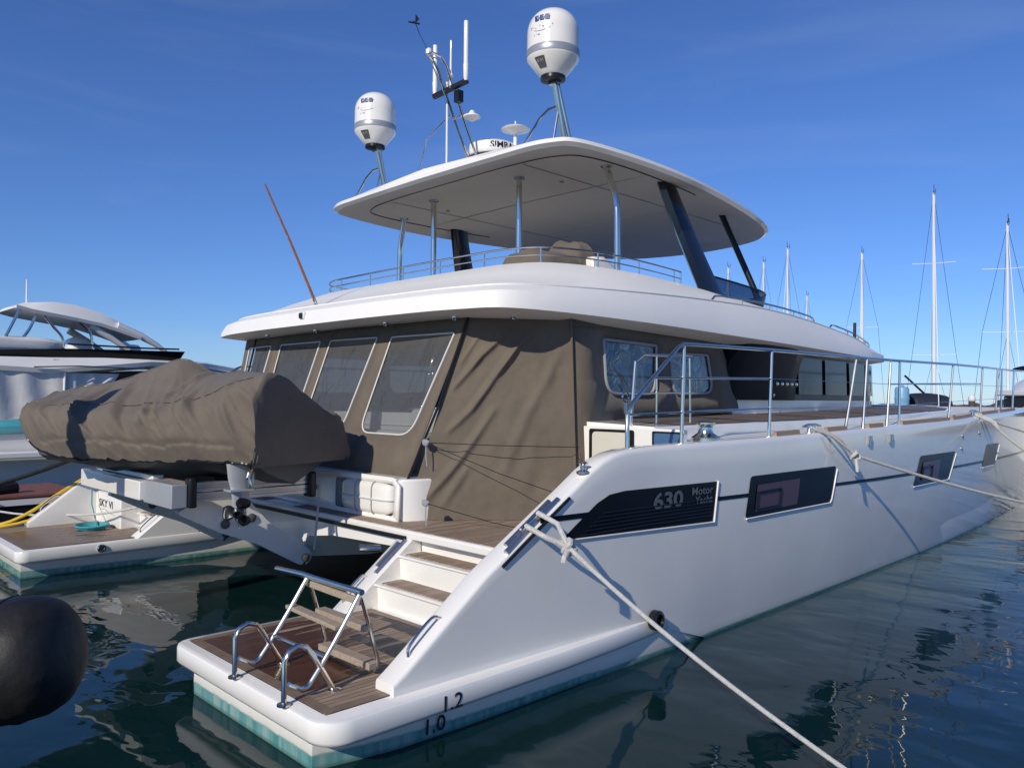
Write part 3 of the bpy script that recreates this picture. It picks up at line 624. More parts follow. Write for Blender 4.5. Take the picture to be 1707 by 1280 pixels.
for i in range(N1+1):
    s_ = i/N1; row = []
    for j in range(N2+1):
        t = j/N2; z0, z1 = 1.19+.0*s_, 3.46; z = z0+(z1-z0)*t
        p = (DA0*(1-s_)+DA1*s_)*(1-t)+(DT0*(1-s_)+DT1*s_)*t
        f = 0
        for pl_, am, wd in FOLDS:
            best = min((seg_d((s_*1.6, z), (pl_[k][0]*1.6, pl_[k][1]), (pl_[k+1][0]*1.6, pl_[k+1][1]))[0], k+seg_d((s_*1.6, z), (pl_[k][0]*1.6, pl_[k][1]), (pl_[k+1][0]*1.6, pl_[k+1][1]))[1]) for k in range(len(pl_)-1))
            f += am*math.exp(-(best[0]/wd)**2/1.6)*math.sin(math.pi*(.08+.84*best[1]/(len(pl_)-1)))**.6
        f += .012*mnoise.noise((s_*5, z*3, 1.3))+.006*mnoise.noise((s_*14, z*7, 5.3))
        f *= min(1, s_*14, (1-s_)*8)*min(1, (1-t)*8)
        row.append((p[0]+nd[0]*f, p[1]+nd[1]*f, z))
    rows.append(row)
dp.grid(rows); dp.build('door_flap', taupe, enc, sm=180); dp.mir().build('door_flap', taupe, enc, sm=180)
# starboard and port side panels with two rounded windows each
S0, S1 = np.array((3.98, -3.34)), np.array((8.05, -2.98))
def sidep(u, v):
    t = (u-S0[0])/(S1[0]-S0[0]); return (u, S0[1]+(S1[1]-S0[1])*t+.06*(v-2.3)/1.1, v)
SW = [rounded([(4.60, 3.19), (4.62, 2.56), (5.70, 2.56), (5.78, 3.18)], [.03, .22, .2, .03], 7), rounded([(6.12, 3.10), (6.16, 2.56), (7.28, 2.60), (7.16, 3.12)], [.03, .2, .22, .03], 7)]
for sg in (1, -1):
    def B(m, name, mt, parent=enc, **k): return (m if sg == 1 else m.mir()).build(name, mt, parent, **k)
    m = MB(); m.holed(dense([(3.98, 1.19), (4.4, 1.19), (4.42, 2.2), (8.1, 2.34), (8.0, 2.62), (7.55, 3.42), (4.0, 3.44)], 6), SW, sidep); B(m, 'side_curtain', taupe, solid=.012)
    for q in SW:
        m = MB(); m.holed(q, [], lambda u, v: tuple(np.array(sidep(u, v))+np.array((0, .004, 0)))); B(m, 'vinyl_window', vinyl_side)
        m = MB(); cyc = [tuple(np.array(sidep(*p))-np.array((0, .012, 0))) for p in q]; m.tube(cyc+[cyc[0]], .018, 6, cap=False); B(m, 'window_border', greyp)
    m = MB(); m.tube([(DA1[0]-.01, DA1[1]-.01, 1.2), (DT1[0]-.01, DT1[1]-.015, 3.44)], .014, 6); m.tube([(4.0, -3.30, 3.32), (5.9, -3.12, 3.30), (7.6, -2.97, 3.27)], .007, 6); B(m, 'canvas_seam', taupe)
m = MB(); m.tube([(2.58, -2.2, 1.58), (2.88, -2.36, 2.4), (3.2, -2.5, 3.44)], .014, 6); m.mir().build('zip_seam', satin, enc); m.build('zip_seam', satin, enc)
m = MB()
for p in ((2.72, -2.36, 2.02), (2.52, -2.62, 1.42)):
    m = MB(); blob(m, p[0], p[1], p[2], .04, .045, .035, n=6, sq=.9, amp=.5); m.tube([p, (p[0]-.02, p[1]-.02, p[2]-.12), (p[0]-.01, p[1]-.03, p[2]-.25)], .007, 5); m.build('tie_knot', greyp, enc)
m = MB()
m.tube([(2.70, -2.38, 2.02), (3.2, -3.0, 2.0), (3.9, -3.5, 1.98), (2.52, -4.74, 1.93)], .004, 5); m.tube([(2.7, -2.38, 2.02), (3.1, -3.1, 1.72), (3.2, -4.55, 1.45)], .004, 5); m.tube([(2.5, -2.64, 1.42), (2.9, -3.2, 1.25), (3.0, -3.9, 1.2)], .004, 5)
m.build('tie_line', satin, enc)

# --- saloon: dark glazed cabin
def cabin_plan(e=0.):
    half = [(8.0, -2.92-e), (9.2, -2.90-e), (11, -2.82-e), (13, -2.68-e), (14.2, -2.5-e), (15.0+e, -1.9), (15.3+e, 0)]
    return [(float(p[0]), float(p[1])) for p in crom(half, 6)]
cab = MB(); hp = cabin_plan(); full = hp+[(x, -y) for x, y in reversed(hp[:-1])]
def ringz(pl, z, lean=0.): return [(x-lean*(x-8)*.02, y, z) for x, y in pl]
cab.loft([ringz(full, 2.0), ringz(full, 2.50), ], cap=True); 
cab.build('cabin_base', gel, Y, sm=30)
wall = MB(); ip = [(x-.03, y*.992) for x, y in full]; wall.loft([ringz(ip, 2.5), ringz(ip, 3.42, .6)]); cabw = wall.build('cabin_wall', satin, Y, sm=30)
for sg in (1, -1):
    def B(m, name, mt, parent=Y, **k): return (m if sg == 1 else m.mir()).build(name, mt, parent, **k)
    def cy_(x): return float(np.interp(x, [p[0] for p in hp], [p[1] for p in hp])) if x >= 8 else -2.93
    for a, b, k in ((10.2, 11.2, .05), (11.35, 12.4, .05), (12.55, 13.45, .08), (13.6, 14.15, .08)):
        m = MB(); m.grid([[(x+k*(1 if t == 0 else -0)*.6, cy_(x)-.008, z) for t, z in ((0, 2.60), (1, 3.22))] for x in np.linspace(a, b, 5)]); B(m, 'saloon_window', glass_lav, cabw)
    m = MB()
    for xx, zz in [(x, z) for x in np.linspace(8.15, 10.1, 9) for z in (0,)]: pass
    rings = []
    for x, o, zt in ((7.75, .02, 3.16), (7.85, .12, 3.30), (8.05, .20, 3.385), (8.5, .24, 3.41), (9.1, .23, 3.40), (9.6, .18, 3.35), (10.0, .10, 3.28), (10.1, .02, 3.24)):
        yb = cy_(x); rings.append([(x, yb+.1, 2.5), (x, yb-o*.3, 2.5), (x, yb-o*.5, 2.8), (x, yb-o-.03, zt-.2), (x, yb-o-.10, zt-.05), (x, yb-o-.08, zt), (x, yb+.1, zt+.0)])
    m.loft(rings); pod = B(m, 'black_side_pod', podm, sm=45)
    m = MB()
    for k in range(5): m.lathe([(.035, 0), (.04, .01), (.02, .03)], (9.2+.16*k, cy_(9.4)-.11, 2.76), 10, (0, -1, 0))
    m.lathe([(.03, 0), (.03, .02), (.01, .03)], (9.1, cy_(9.1)-.09, 2.58), 10, (0, -1, 0)); B(m, 'pod_button', chrome, pod)

# --- flybridge moulding (the roof over cockpit and saloon)
CT = {'u': [(3.000, 0.000, 3.390), (3.020, -1.450, 3.390), (3.120, -2.550, 3.385), (3.450, -3.080, 3.375), (4.900, -3.240, 3.345), (7.000, -3.170, 3.320), (9.000, -3.080, 3.290), (11.000, -2.940, 3.270), (13.100, -2.700, 3.260), (14.700, -2.100, 3.260), (15.300, 0.000, 3.260)],
      'a': [(2.660, 0.000, 3.425), (2.680, -1.500, 3.425), (2.800, -2.740, 3.425), (3.160, -3.340, 3.420), (4.800, -3.500, 3.405), (7.000, -3.430, 3.380), (9.000, -3.340, 3.355), (11.000, -3.200, 3.330), (13.200, -2.950, 3.315), (14.950, -2.300, 3.310), (15.600, 0.000, 3.310)],
      'b': [(2.680, 0.000, 3.493), (2.700, -1.500, 3.493), (2.820, -2.740, 3.493), (3.160, -3.325, 3.490), (4.800, -3.485, 3.482), (7.000, -3.415, 3.470), (9.000, -3.325, 3.458), (11.000, -3.185, 3.445), (13.200, -2.935, 3.438), (14.950, -2.285, 3.435), (15.600, 0.015, 3.435)],
      'c': [(2.720, 0.000, 3.610), (2.740, -1.480, 3.610), (2.870, -2.700, 3.610), (3.240, -3.280, 3.620), (4.850, -3.410, 3.650), (7.000, -3.315, 3.700), (9.000, -3.220, 3.700), (11.000, -3.070, 3.640), (13.150, -2.860, 3.530), (14.850, -2.220, 3.440), (15.500, 0.000, 3.440)],
      'd': [(2.840, 0.000, 3.685), (2.860, -1.450, 3.685), (3.000, -2.600, 3.690), (3.400, -3.160, 3.705), (4.950, -3.300, 3.775), (7.050, -3.190, 3.860), (9.000, -3.090, 3.880), (11.000, -2.940, 3.800), (13.100, -2.740, 3.640), (14.700, -2.100, 3.515), (15.400, 0.000, 3.515)],
      'e': [(2.980, 0.000, 3.700), (3.000, -1.410, 3.700), (3.130, -2.480, 3.705), (3.520, -3.020, 3.720), (5.020, -3.190, 3.790), (7.100, -3.080, 3.873), (9.000, -2.985, 3.892), (11.000, -2.84, 3.812), (13.000, -2.620, 3.655), (14.550, -2.000, 3.530), (15.250, 0.000, 3.530)],
      'f': [(3.500, 0.000, 3.925), (3.520, -1.380, 3.925), (3.640, -2.300, 3.930), (4.020, -2.800, 3.940), (5.250, -3.020, 3.975), (7.160, -2.940, 4.000), (9.000, -2.850, 3.970), (10.900, -2.700, 3.870), (12.900, -2.420, 3.690), (14.400, -1.850, 3.550), (15.100, 0.000, 3.550)],
      'g': [(4.060, 0.000, 4.135), (4.080, -1.320, 4.135), (4.170, -2.120, 4.140), (4.520, -2.600, 4.140), (5.500, -2.840, 4.130), (7.200, -2.770, 4.105), (9.000, -2.680, 4.030), (10.800, -2.520, 3.900), (12.800, -2.240, 3.720), (14.200, -1.720, 3.570), (14.900, 0.000, 3.570)],
      'h': [(4.160, 0.000, 4.150), (4.180, -1.300, 4.150), (4.270, -2.060, 4.155), (4.600, -2.520, 4.155), (5.520, -2.750, 4.145), (7.200, -2.680, 4.115), (9.000, -2.600, 4.035), (10.700, -2.450, 3.910), (12.700, -2.160, 3.725), (14.100, -1.640, 3.575), (14.800, 0.000, 3.575)],
      'i': [(4.300, 0.000, 3.750), (4.320, -1.200, 3.750), (4.400, -1.950, 3.750), (4.700, -2.420, 3.750), (5.540, -2.620, 3.750), (7.200, -2.570, 3.780), (9.000, -2.500, 3.960), (10.600, -2.380, 3.930), (12.600, -2.060, 3.745), (13.900, -1.540, 3.600), (14.600, 0.000, 3.590)]}
rf = MB(); rings = []
for k in 'uabcdefghi':
    hpt = crom(CT[k], 7); hpt[0][1] = 0; hpt[-1][1] = 0
    rings.append([tuple(p) for p in hpt]+[(p[0], -p[1], p[2]) for p in reversed(hpt[1:-1])])
rf.loft(rings, cap=False)
for key, zz in (('u', .02), ('i', 0)):
    hpt = crom(CT[key], 7); rf.grid([[(p[0], p[1]*k, p[2]+zz*(1-abs(k))) for k in (-1, -.5, 0, .5, 1)] for p in hpt])
rf.build('flybridge_moulding', gel_satin, Y, sm=32)
cr_ = crom(CT['d'], 7); cr_ = [p+np.array((0.01, 0, .004)) for p in cr_[:66]]; MB().tube([(x, -y, z) for x, y, z in reversed(cr_[1:])]+[tuple(p) for p in cr_], .013, 8).build('crease_highlight_bead', gel_satin, Y)  # bead added along the crease to imitate its bright highlight line
m = MB(); m.tube([(2.56, -.06, 3.5), (2.62, -.06, 3.53)], .05, 12)
m = MB(); m.box(2.665, 2.75, .16, .27, 3.50, 3.60); m.build('deck_light', gel, Y, bevel=.02); m = MB(); m.box(2.650, 2.667, .175, .255, 3.515, 3.585); m.build('light_lens', satin, Y, bevel=.006)
for x, y in ((2.96, -1.25), (3.05, -2.42), (3.4, -2.98), (2.96, .35), (2.96, 1.7)): MB().lathe([(.03, 0), (.035, -.03), (.02, -.06)], (x, y, 3.405), 10).build('roof_hook', chrome, Y)
# roof edge grab rails forward
for sg in (1, -1):
    def B(m, name, mt, parent=Y, **k): return (m if sg == 1 else m.mir()).build(name, mt, parent, **k)
    for a, b in ((7.0, 10.6), (11.3, 14.4)):
        m = MB(); cr_ = crom(CT['d'], 14); px_ = [p[0] for p in cr_]
        def rp(x, up): return (x, float(np.interp(x, px_, [p[1] for p in cr_]))+.01, float(np.interp(x, px_, [p[2] for p in cr_]))+up)
        m.tube([rp(a, .0), rp(a+.1, .07)]+[rp(x, .085) for x in np.linspace(a+.3, b-.3, 7)]+[rp(b-.1, .07), rp(b, 0)], .016, 8)
        for x in np.linspace(a+.9, b-.9, 3): m.tube([rp(x, 0), rp(x, .085)], .012, 6)
        B(m, 'roof_grab_rail', chrome)
    m = MB(); m.tube([rp(12.6, 0), rp(12.62, .3)], .03, 8); B(m, 'vent_post', satin)
# flybridge rail
cg = crom(CT['h'], 10); idx = [i for i, p in enumerate(cg) if p[0] <= 7.05 and i < 62]
hl = [cg[i] for i in idx]
def rail_pts(up): return [(p[0]-.03, p[1]*1.0, p[2]+up) for p in hl]
m = MB()
for up in (.09, .185):
    st = rail_pts(up); fulln = [(x, -y, z) for x, y, z in reversed(st[1:])]+st; m.tube(fulln, .0125 if up > .1 else .009, 8)
frl = m.build('flybridge_rail', chrome, Y)
fulln = [(x, -y, z) for x, y, z in reversed(rail_pts(0)[1:])]+rail_pts(0)
acc = 0; last = None
for i, p in enumerate(fulln):
    if last is None or (Vector(p)-Vector(last)).length > .78 or i == len(fulln)-1:
        MB().tube([(p[0], p[1], p[2]-.02), (p[0], p[1], p[2]+.185)], .011, 8).build('rail_post', chrome, frl); last = p
# smoked wind screen round the forward part of the flybridge
ws = []; plan = crom([(7.75, -2.66), (8.7, -2.66), (9.5, -2.60), (9.95, -2.3), (10.3, -1.2), (10.4, 0)], 6)
fullp = [tuple(p) for p in plan]+[(p[0], -p[1]) for p in reversed(plan[:-1])]
m = MB(); m.grid([[(x-.04, y*.985, 3.95), (x, y, 4.35-.045*(x-7.7))] for x, y in fullp]); wsn = m.build('wind_screen', smoked, Y, solid=.012, sm=60)
m = MB(); m.tube([(x, y, 4.355-.045*(x-7.7)) for x, y in fullp], .016, 8); m.tube([(7.72, -2.62, 3.98), (7.75, -2.66, 4.35)], .012, 8); m.tube([(7.72, 2.62, 3.98), (7.75, 2.66, 4.35)], .012, 8); m.build('screen_trim', satin, wsn)
# flybridge furniture under covers
m = MB()
blob(m, 5.15, -1.75, 3.98, .55, .42, .48, seed=1, amp=.12); blob(m, 5.7, -1.75, 4.1, .30, .35, .55, seed=3, amp=.15); m.build('covered_console', taupe, Y, sm=70)
m = MB(); blob(m, 4.8, .2, 3.95, .25, 1.5, .27, seed=5, amp=.1); m.build('covered_seat', taupe, Y, sm=70)
m = MB(); m.loft([[(x, -2.25, z0_), (x, -1.55, z0_), (x, -1.6, z1_), (x, -2.2, z1_)] for x, z0_, z1_ in ((5.62, 3.75, 4.15), (5.66, 3.75, 4.42), (5.9, 3.75, 4.45), (6.25, 3.75, 4.28), (6.35, 3.75, 4.1))]); m.build('helm_seat', gel, Y, bevel=.04)
# --- hard top
HT = {'u0': [(4.85, 0, 5.66), (4.87, -1.3, 5.66), (4.98, -2.1, 5.655), (5.35, -2.42, 5.65), (6.6, -2.47, 5.645), (8.4, -2.28, 5.64), (10, -1.95, 5.635), (10.9, -1.45, 5.63), (11.3, -.8, 5.63), (11.42, 0, 5.63)],
      'a': [(4.45, 0, 5.60), (4.48, -1.5, 5.60), (4.56, -2.36, 5.60), (4.95, -2.70, 5.595), (6.6, -2.82, 5.56), (8.5, -2.58, 5.55), (10.3, -2.15, 5.54), (11.2, -1.62, 5.54), (11.58, -.87, 5.54), (11.72, 0, 5.54)],
      'b': [(4.39, 0, 5.635), (4.42, -1.52, 5.635), (4.50, -2.42, 5.635), (4.92, -2.76, 5.63), (6.6, -2.88, 5.595), (8.52, -2.64, 5.585), (10.35, -2.2, 5.575), (11.27, -1.65, 5.57), (11.65, -.89, 5.57), (11.8, 0, 5.57)],
      'c': [(4.40, 0, 5.69), (4.43, -1.52, 5.69), (4.51, -2.41, 5.69), (4.93, -2.75, 5.68), (6.6, -2.86, 5.645), (8.52, -2.62, 5.635), (10.34, -2.18, 5.62), (11.26, -1.64, 5.61), (11.64, -.88, 5.61), (11.78, 0, 5.61)],
      'd': [(4.47, 0, 5.725), (4.50, -1.48, 5.725), (4.58, -2.34, 5.72), (4.98, -2.67, 5.715), (6.6, -2.78, 5.68), (8.5, -2.54, 5.67), (10.3, -2.1, 5.65), (11.19, -1.58, 5.64), (11.57, -.85, 5.64), (11.7, 0, 5.64)]}
ht = MB(); rings = []
for k in ('a', 'b', 'c', 'd'):
    hpt = crom(HT[k], 7); hpt[0][1] = 0; hpt[-1][1] = 0
    rings.append([tuple(p) for p in hpt]+[(p[0], -p[1], p[2]) for p in reversed(hpt[1:-1])])
ht.loft(rings, cap=False)
hd = crom(HT['d'], 7); ht.grid([[(p[0]+(.0), p[1]*k, p[2]+.07*(1-k*k)) for k in np.linspace(-1, 1, 9)] for p in hd])
hto = ht.build('hard_top', gel, Y, sm=40)
un = MB(); rings = []
for k in ('a', 'u0'):
    hpt = crom(HT[k], 7); hpt[0][1] = 0; hpt[-1][1] = 0
    rings.append([tuple(p) for p in hpt]+[(p[0], -p[1], p[2]) for p in reversed(hpt[1:-1])])
un.loft(rings, cap=False); hu = crom(HT['u0'], 7); un.grid([[(p[0], p[1]*k, p[2]+.03*(1-k*k)) for k in np.linspace(-1, 1, 9)] for p in hu])
ceil = un.build('hard_top_ceiling', liner, Y, sm=40)
m = MB()
lp = [(p[0]+.03, p[1]*.99, p[2]-.008) for p in hu[:34]]; m.tube([(x, -y, z) for x, y, z in reversed(lp[1:])]+lp, .007, 5); m.build('cable', satin, ceil)
m = MB()
for x in (6.55, 8.6):
    m.bar((x, -2.4, 5.648), (x, 0, 5.672), .012, .006); m.bar((x, 0, 5.672), (x, 2.4, 5.648), .012, .006)
for y in (-1.5, 1.5): m.bar((5.0, y, 5.662), (10.4, y, 5.64), .012, .006)
m.build('panel_seam', greyp, ceil)
for x in (6.0, 9.0):
    for y in (-1.3, 1.3): MB().lathe([(.03, -.008), (.035, 0), (.03, .006)], (x, y, 5.664-.012*abs(y)), 16).build('ceiling_light', silver, ceil)
for sg in (1, -1):
    def B(m, name, mt, parent=Y, **k): return (m if sg == 1 else m.mir()).build(name, mt, parent, **k)
    m = MB(); m.tube([(5.82, -2.28, 5.66), (5.84, -2.34, 5.45), (5.85, -2.43, 5.15), (5.85, -2.45, 4.7), (5.85, -2.45, 3.74)], .045, 12, smooth=3); m.lathe([(.08, 0), (.08, -.015)], (5.82, -2.28, 5.655), 16); B(m, 'hard_top_pole', chrome)
    m = MB(); m.tube([(5.45, -.98, 5.68), (5.45, -.98, 3.74)], .045, 12); m.lathe([(.08, 0), (.08, -.015)], (5.45, -.98, 5.672), 16); B(m, 'hard_top_pole', chrome)
    m = MB(); rings = []
    for t in np.linspace(0, 1, 8):
        x0 = 6.92+.50*t+.1*t*t; x1 = 7.33+.62*t+.15*t*t; y = -2.33-.36*t; z = 5.66-1.62*t
        rings.append([(x0, y+.0, z), (x0+.06, y-.07, z), (x0+(x1-x0)*.5, y-.10, z), (x1-.04, y-.06, z), (x1, y, z), (x1-.04, y+.05, z), (x0+(x1-x0)*.5, y+.08, z), (x0+.05, y+.05, z)])
    m.loft(rings); B(m, 'hard_top_strut', navy_gloss, sm=40)
    m = MB(); m.tube([(9.45, -1.86, 5.66), (9.62, -2.38, 4.35), (9.66, -2.52, 3.9)], .05, 12); B(m, 'forward_strut', satin)
# --- satellite domes
def dome(sg, lab):
    x, y = 5.02, -2.03*sg; r = .345; zb = 6.70
    prof = [(.155, zb), (.17, zb+.01), (.335, zb+.20), (.345, zb+.235)]
    rd_ = MB().lathe(prof, (x, y, 0), 36).build('radome', gel, Y, sm=50)
    MB().lathe([(.347, zb+.236), (.349, zb+.24), (.349, zb+.325), (.346, zb+.33)], (x, y, 0), 36).build('dome_band', silver, rd_, sm=40)
    pr = [(.345, zb+.331), (.343, zb+.56)]+[(.343*math.cos(a)**.85 if a < 1.56 else .001, zb+.56+.32*math.sin(a)) for a in np.linspace(.1, 1.5707, 12)]
    MB().lathe(pr, (x, y, 0), 40).build('dome_cap', gel, rd_, sm=60)
    MB().lathe([(.13, zb-.05), (.165, zb-.04), (.165, zb+.0), (.12, zb+.01)], (x, y, 0), 24).build('mount_plate', satin, rd_)
    m = MB(); m.tube([(x+.02, y, zb-.02), (x+.28, y-.0*sg, 5.72)], .04, 12); m.tube([(x+.075, y, zb-.02), (x+.36, y-.05*sg, 5.72)], .03, 10); m.bar((x-.02, y, zb-.06), (x+.1, y, zb-.06), .14, .05); m.build('mount_pole', chrome, rd_)
    m = MB(); a = (x+.12, y, 6.36); m.tube([a, (x+.05, y+.12, 6.33), (x-.0, y+.24, 6.22), (x-.1, y+.62, 5.70)], .018, 8); m.tube([a, (x+.0, y+.02, 5.72)], .016, 8); m.build('mount_brace', chrome, rd_)
    f0 = math.atan2(-9.12-y, -2.58-x)-R(28)
    def cyl(u0, z0, k=1.0):
        return lambda u, v: (x+(.3465)*math.cos(f0+(u+u0)/.345), y+(.3465)*math.sin(f0+(u+u0)/.345), zb+z0+v)
    def cone(u0, t0):
        def fn(u, v):
            t = t0+v; rr_ = .17+(.335-.17)*(t/.19)+.006; return (x+rr_*math.cos(f0+(u+u0)/.27), y+rr_*math.sin(f0+(u+u0)/.27), zb+.01+t)
        return fn
    def lab_quad(fn, u0, u1, v0, v1, name, mt, n=6):
        q = MB(); q.grid([[fn(u, v) for v in (v0, v1)] for u in np.linspace(u0, u1, n)]); q.build(name, mt, rd_)
    t1, t2 = (('V7', 'TRACPHONE') if sg == 1 else ('HD7', 'TRACVISION'))
    for k in range(3): lab_quad(cyl(0, 0), -.09+.075*k, -.03+.075*k, .62, .685, 'model_badge', bluei, 3)
    g2 = lambda u, v: tuple(np.array((x, y, 0))+(np.array(cyl(0, .632)(u, v))-np.array((x, y, 0)))*np.array((1.004, 1.004, 1)))
    text(t1[0]+'   '+t1[1], .055, g2).build('badge_letter', gel, rd_)
    text(t2, .062, cyl(.0, .52), width=.34, bold=-.003).build('dome_lettering', greyp, rd_)
    q = MB(); q.tube([cyl(0, 0)(u, .505-.05*math.sin((u+.1)/.2*math.pi)*.4) for u in np.linspace(-.1, .13, 10)], .003, 4); q.build('dome_flourish', greyp, rd_)
    text('KVH', .05, cyl(-.06, .43), bold=-.003).build('dome_lettering', greyp, rd_)
    lab_quad(cone(0, 0), -.10, .03, .05, .165, 'maker_plate', dgrey); text('KVH', .045, cone(-.035, .11), bold=-.001).xf(lambda v: Vector((x+(v.x-x)*1.012, y+(v.y-y)*1.012, v.z))).build('plate_lettering', gel, rd_)
dome(1, ''); dome(-1, '')
# --- aerial mast, radar and dome aerials on the hard top
ms = MB()
lpL = [(5.62, .10, 5.76), (5.2, .10, 6.55), (4.80, .10, 7.36), (4.70, .09, 7.47), (4.58, .05, 7.50), (4.54, 0, 7.505), (4.58, -.05, 7.50), (4.70, -.09, 7.47), (4.80, -.10, 7.36), (5.2, -.10, 6.55), (5.62, -.10, 5.76)]
ms.tube(lpL, .019, 8); ms.tube([(4.62, .06, 7.45), (4.9, .0, 6.9)], .01, 6); ms.tube([(5.05, .1, 6.75), (4.95, .55, 6.45), (4.9, .75, 5.75)], .010, 6); ms.bar((5.1, .1, 6.70), (5.1, -.1, 6.70), .03, .03)
mast = ms.build('aerial_mast', chrome, Y)
m = MB(); m.bar((4.82, .22, 6.99), (5.0, -.34, 7.13), .07, .06); m.box(4.93, 5.03, -.22, -.12, 6.85, 7.02); m.build('aerial_bracket', satin, mast)
m = MB(); m.tube([(4.83, .2, 6.97), (4.83, .2, 7.2), (4.83, .2, 7.22), (4.83, .2, 7.76)], [.03, .042, .036, .036], 12); m.build('whip_aerial', gel, mast); m = MB(); m.tube([(4.98, -.33, 7.13), (4.98, -.33, 7.18), (4.98, -.33, 7.36), (4.98, -.33, 7.38), (4.98, -.33, 8.0)], [.025, .036, .042, .036, .036], 12); m.build('whip_aerial', gel, mast)
m = MB(); m.tube([(4.9, -.08, 7.06), (4.9, -.08, 7.2), (4.9, -.08, 7.25), (4.9, -.08, 7.3), (4.9, -.08, 7.77)], [.02, .02, .045, .018, .013], 10); m.build('whip_aerial', gel, mast)
m = MB(); m.tube([(5.0, .12, 5.76), (5.0, .12, 7.2)], .016, 8); m.tube([(5.0, .12, 7.2), (5.0, .12, 7.32)], .024, 8); m.build('gps_pole', gel, mast)
m = MB(); m.lathe([(.02, -.06), (.13, 0), (.13, .02), (.06, .05), (.03, .1), (.001, .11)], (5.22, -.2, 6.68), 18); m.build('gps_dome', gel, mast)
m = MB(); m.lathe([(.05, 0), (.05, .06), (.03, .08)], (4.57, .02, 7.5), 14); m.build('masthead_light', gel, mast)
m = MB(); m.tube([(4.6, .03, 7.5), (4.38, 0, 7.72)], .0035, 5); m.tube([(4.38, 0, 7.72), (4.30, .0, 7.86)], .005, 5); m.add([(4.30, .0, 7.86), (4.36, .02, 7.9), (4.31, .10, 7.93)], [(0, 1, 2)]); m.add([(4.30, 0, 7.86), (4.33, -.06, 7.9), (4.28, -.03, 7.97)], [(0, 1, 2)]); m.tube([(4.24, .08, 7.88), (4.34, -.05, 7.84)], .012, 6); m.build('wind_vane', satin, mast)
rx, ry_, rzz = 5.85, .02, 6.22
m = MB(); m.lathe([(.36, 0), (.40, .03), (.41, .06), (.385, .2), (.33, .235), (.2, .25), (.001, .252)], (rx, ry_, rzz), 40); m.lathe([(.1, -.5), (.1, .01)], (rx, ry_, rzz), 14); rad = m.build('radar', gel, Y, sm=40)
MB().lathe([(.33, -.015), (.37, 0), (.4, .028), (.33, .025)], (rx, ry_, rzz-.01), 36).build('radar_base', dgrey, rad)
f0 = math.atan2(-9.12-ry_, -2.58-rx)+R(30)
text('SIMRAD', .14, lambda u, v: (rx+(.405-(v)*.16)*math.cos(f0+u/.4), ry_+(.405-v*.16)*math.sin(f0+u/.4), rzz+.085+v), width=.50, bold=.004).build('radar_lettering', ink, rad)
m = MB(); dx, dy, dz = 5.95, -.38, 6.60
m.lathe([(.03, -.86), (.03, -.05), (.06, -.03), (.21, .01), (.225, .03), (.20, .05), (.05, .09), (.012, .10), (.012, .16), (.001, .165)], (dx, dy, dz), 30); m.build('dome_aerial', gel, Y, sm=50)
m = MB(); 
for q in (0, .13): m.tube([(5.0, -.32-q, 5.82), (5.12, -.32-q, 5.86), (5.4, -.32-q, 5.86)], [.062, .05, .03], 14)
m.build('horn', gel, Y)
# --- flag staff
m = MB(); m.tube([(2.98, .3, 3.64), (2.9, .3, 3.8)], .022, 10); fs = m.build('staff_socket', chrome, Y)
MB().tube([(2.92, .3, 3.76), (2.55, .3, 4.5), (2.18, .3, 5.19)], [.019, .016, .011], 10).build('flag_staff', wood_var, Y)

# --- bathing ladder and its rails on the starboard platform
for y in (-3.66, -4.37):
    m = MB(); m.tube([(.0, y, .5), (.0, y, .78), (.03, y, .84), (.09, y, .865), (.16, y, .845), (.20, y, .79), (.38, y, .5)], .018, 10); 
    for x in (0, .38): m.lathe([(.045, 0), (.045, .012), (.02, .02)], (x, y, .5), 16)
    m.build('platform_hoop', chrome, Y)
ld = MB()
for y in (-3.66, -4.37):
    ld.tube([(.03, y, .63), (.12, y, .58), (.17, y, .58), (.2, y, .61), (.3, y, .735), (.44, y, .93), (.57, y, 1.125)], .017, 10, smooth=2)
    ld.tube([(.57, y+.05, 1.125), (.62, y+.05, 1.08), (.76, y+.05, .62), (.755, y+.05, .57), (.72, y+.05, .545)], .015, 10)
ld.tube([(.57, -3.18, 1.115), (.57, -3.6, 1.135), (.57, -4.40, 1.14)], .022, 10); ld.tube([(.30, -3.66, .735), (.30, -4.37, .745)], .016, 8)
ldo = ld.build('bathing_ladder', chrome, Y)
def tread(a, b, wd, ht):
    m = MB(); m.bar(a, b, wd, ht); return m.build('ladder_tread', wood_pale, ldo, bevel=.006)
tread((.6, -3.62, 1.07), (.6, -4.34, 1.06), .03, .05); tread((.47, -3.58, .91), (.47, -4.28, .89), .08, .03); tread((.67, -3.68, .86), (.67, -4.33, .86), .09, .045); tread((.73, -3.64, .57), (.73, -4.33, .58), .10, .05)

# --- hydraulic tender platform between the hulls
TZ0 = 1.48
m = MB(); m.box(.46, .60, -.42, 1.55, 1.40, 1.60); tpf = m.build('tender_platform', gel, Y, bevel=.012)
for y in (-1.15, 1.35):
    for z in (TZ0, TZ0+.105):
        m = MB(); pr_ = [(-.04, -.045), (.04, -.045), (.04, .045), (-.04, .045), (-.04, .014), (-.032, .010), (-.032, -.010), (-.04, -.014)]
        m.prism(pr_, lambda a, b, t: (t, y+a, z+b), .72, 2.0); m.build('side_rail', alu, tpf)
    MB().box(1.98, 2.06, y-.1, y+.06, TZ0-.09, TZ0+.19).build('rail_end_bracket', satin, tpf, bevel=.02); MB().box(.66, .74, y-.07, y+.06, TZ0-.1, TZ0+.2).build('rail_end_bracket', satin, tpf, bevel=.02)
m = MB(); m.box(.50, .66, -1.17, -.42, 1.38, 1.62); m.build('beam_end_box', greyp, tpf, bevel=.012)
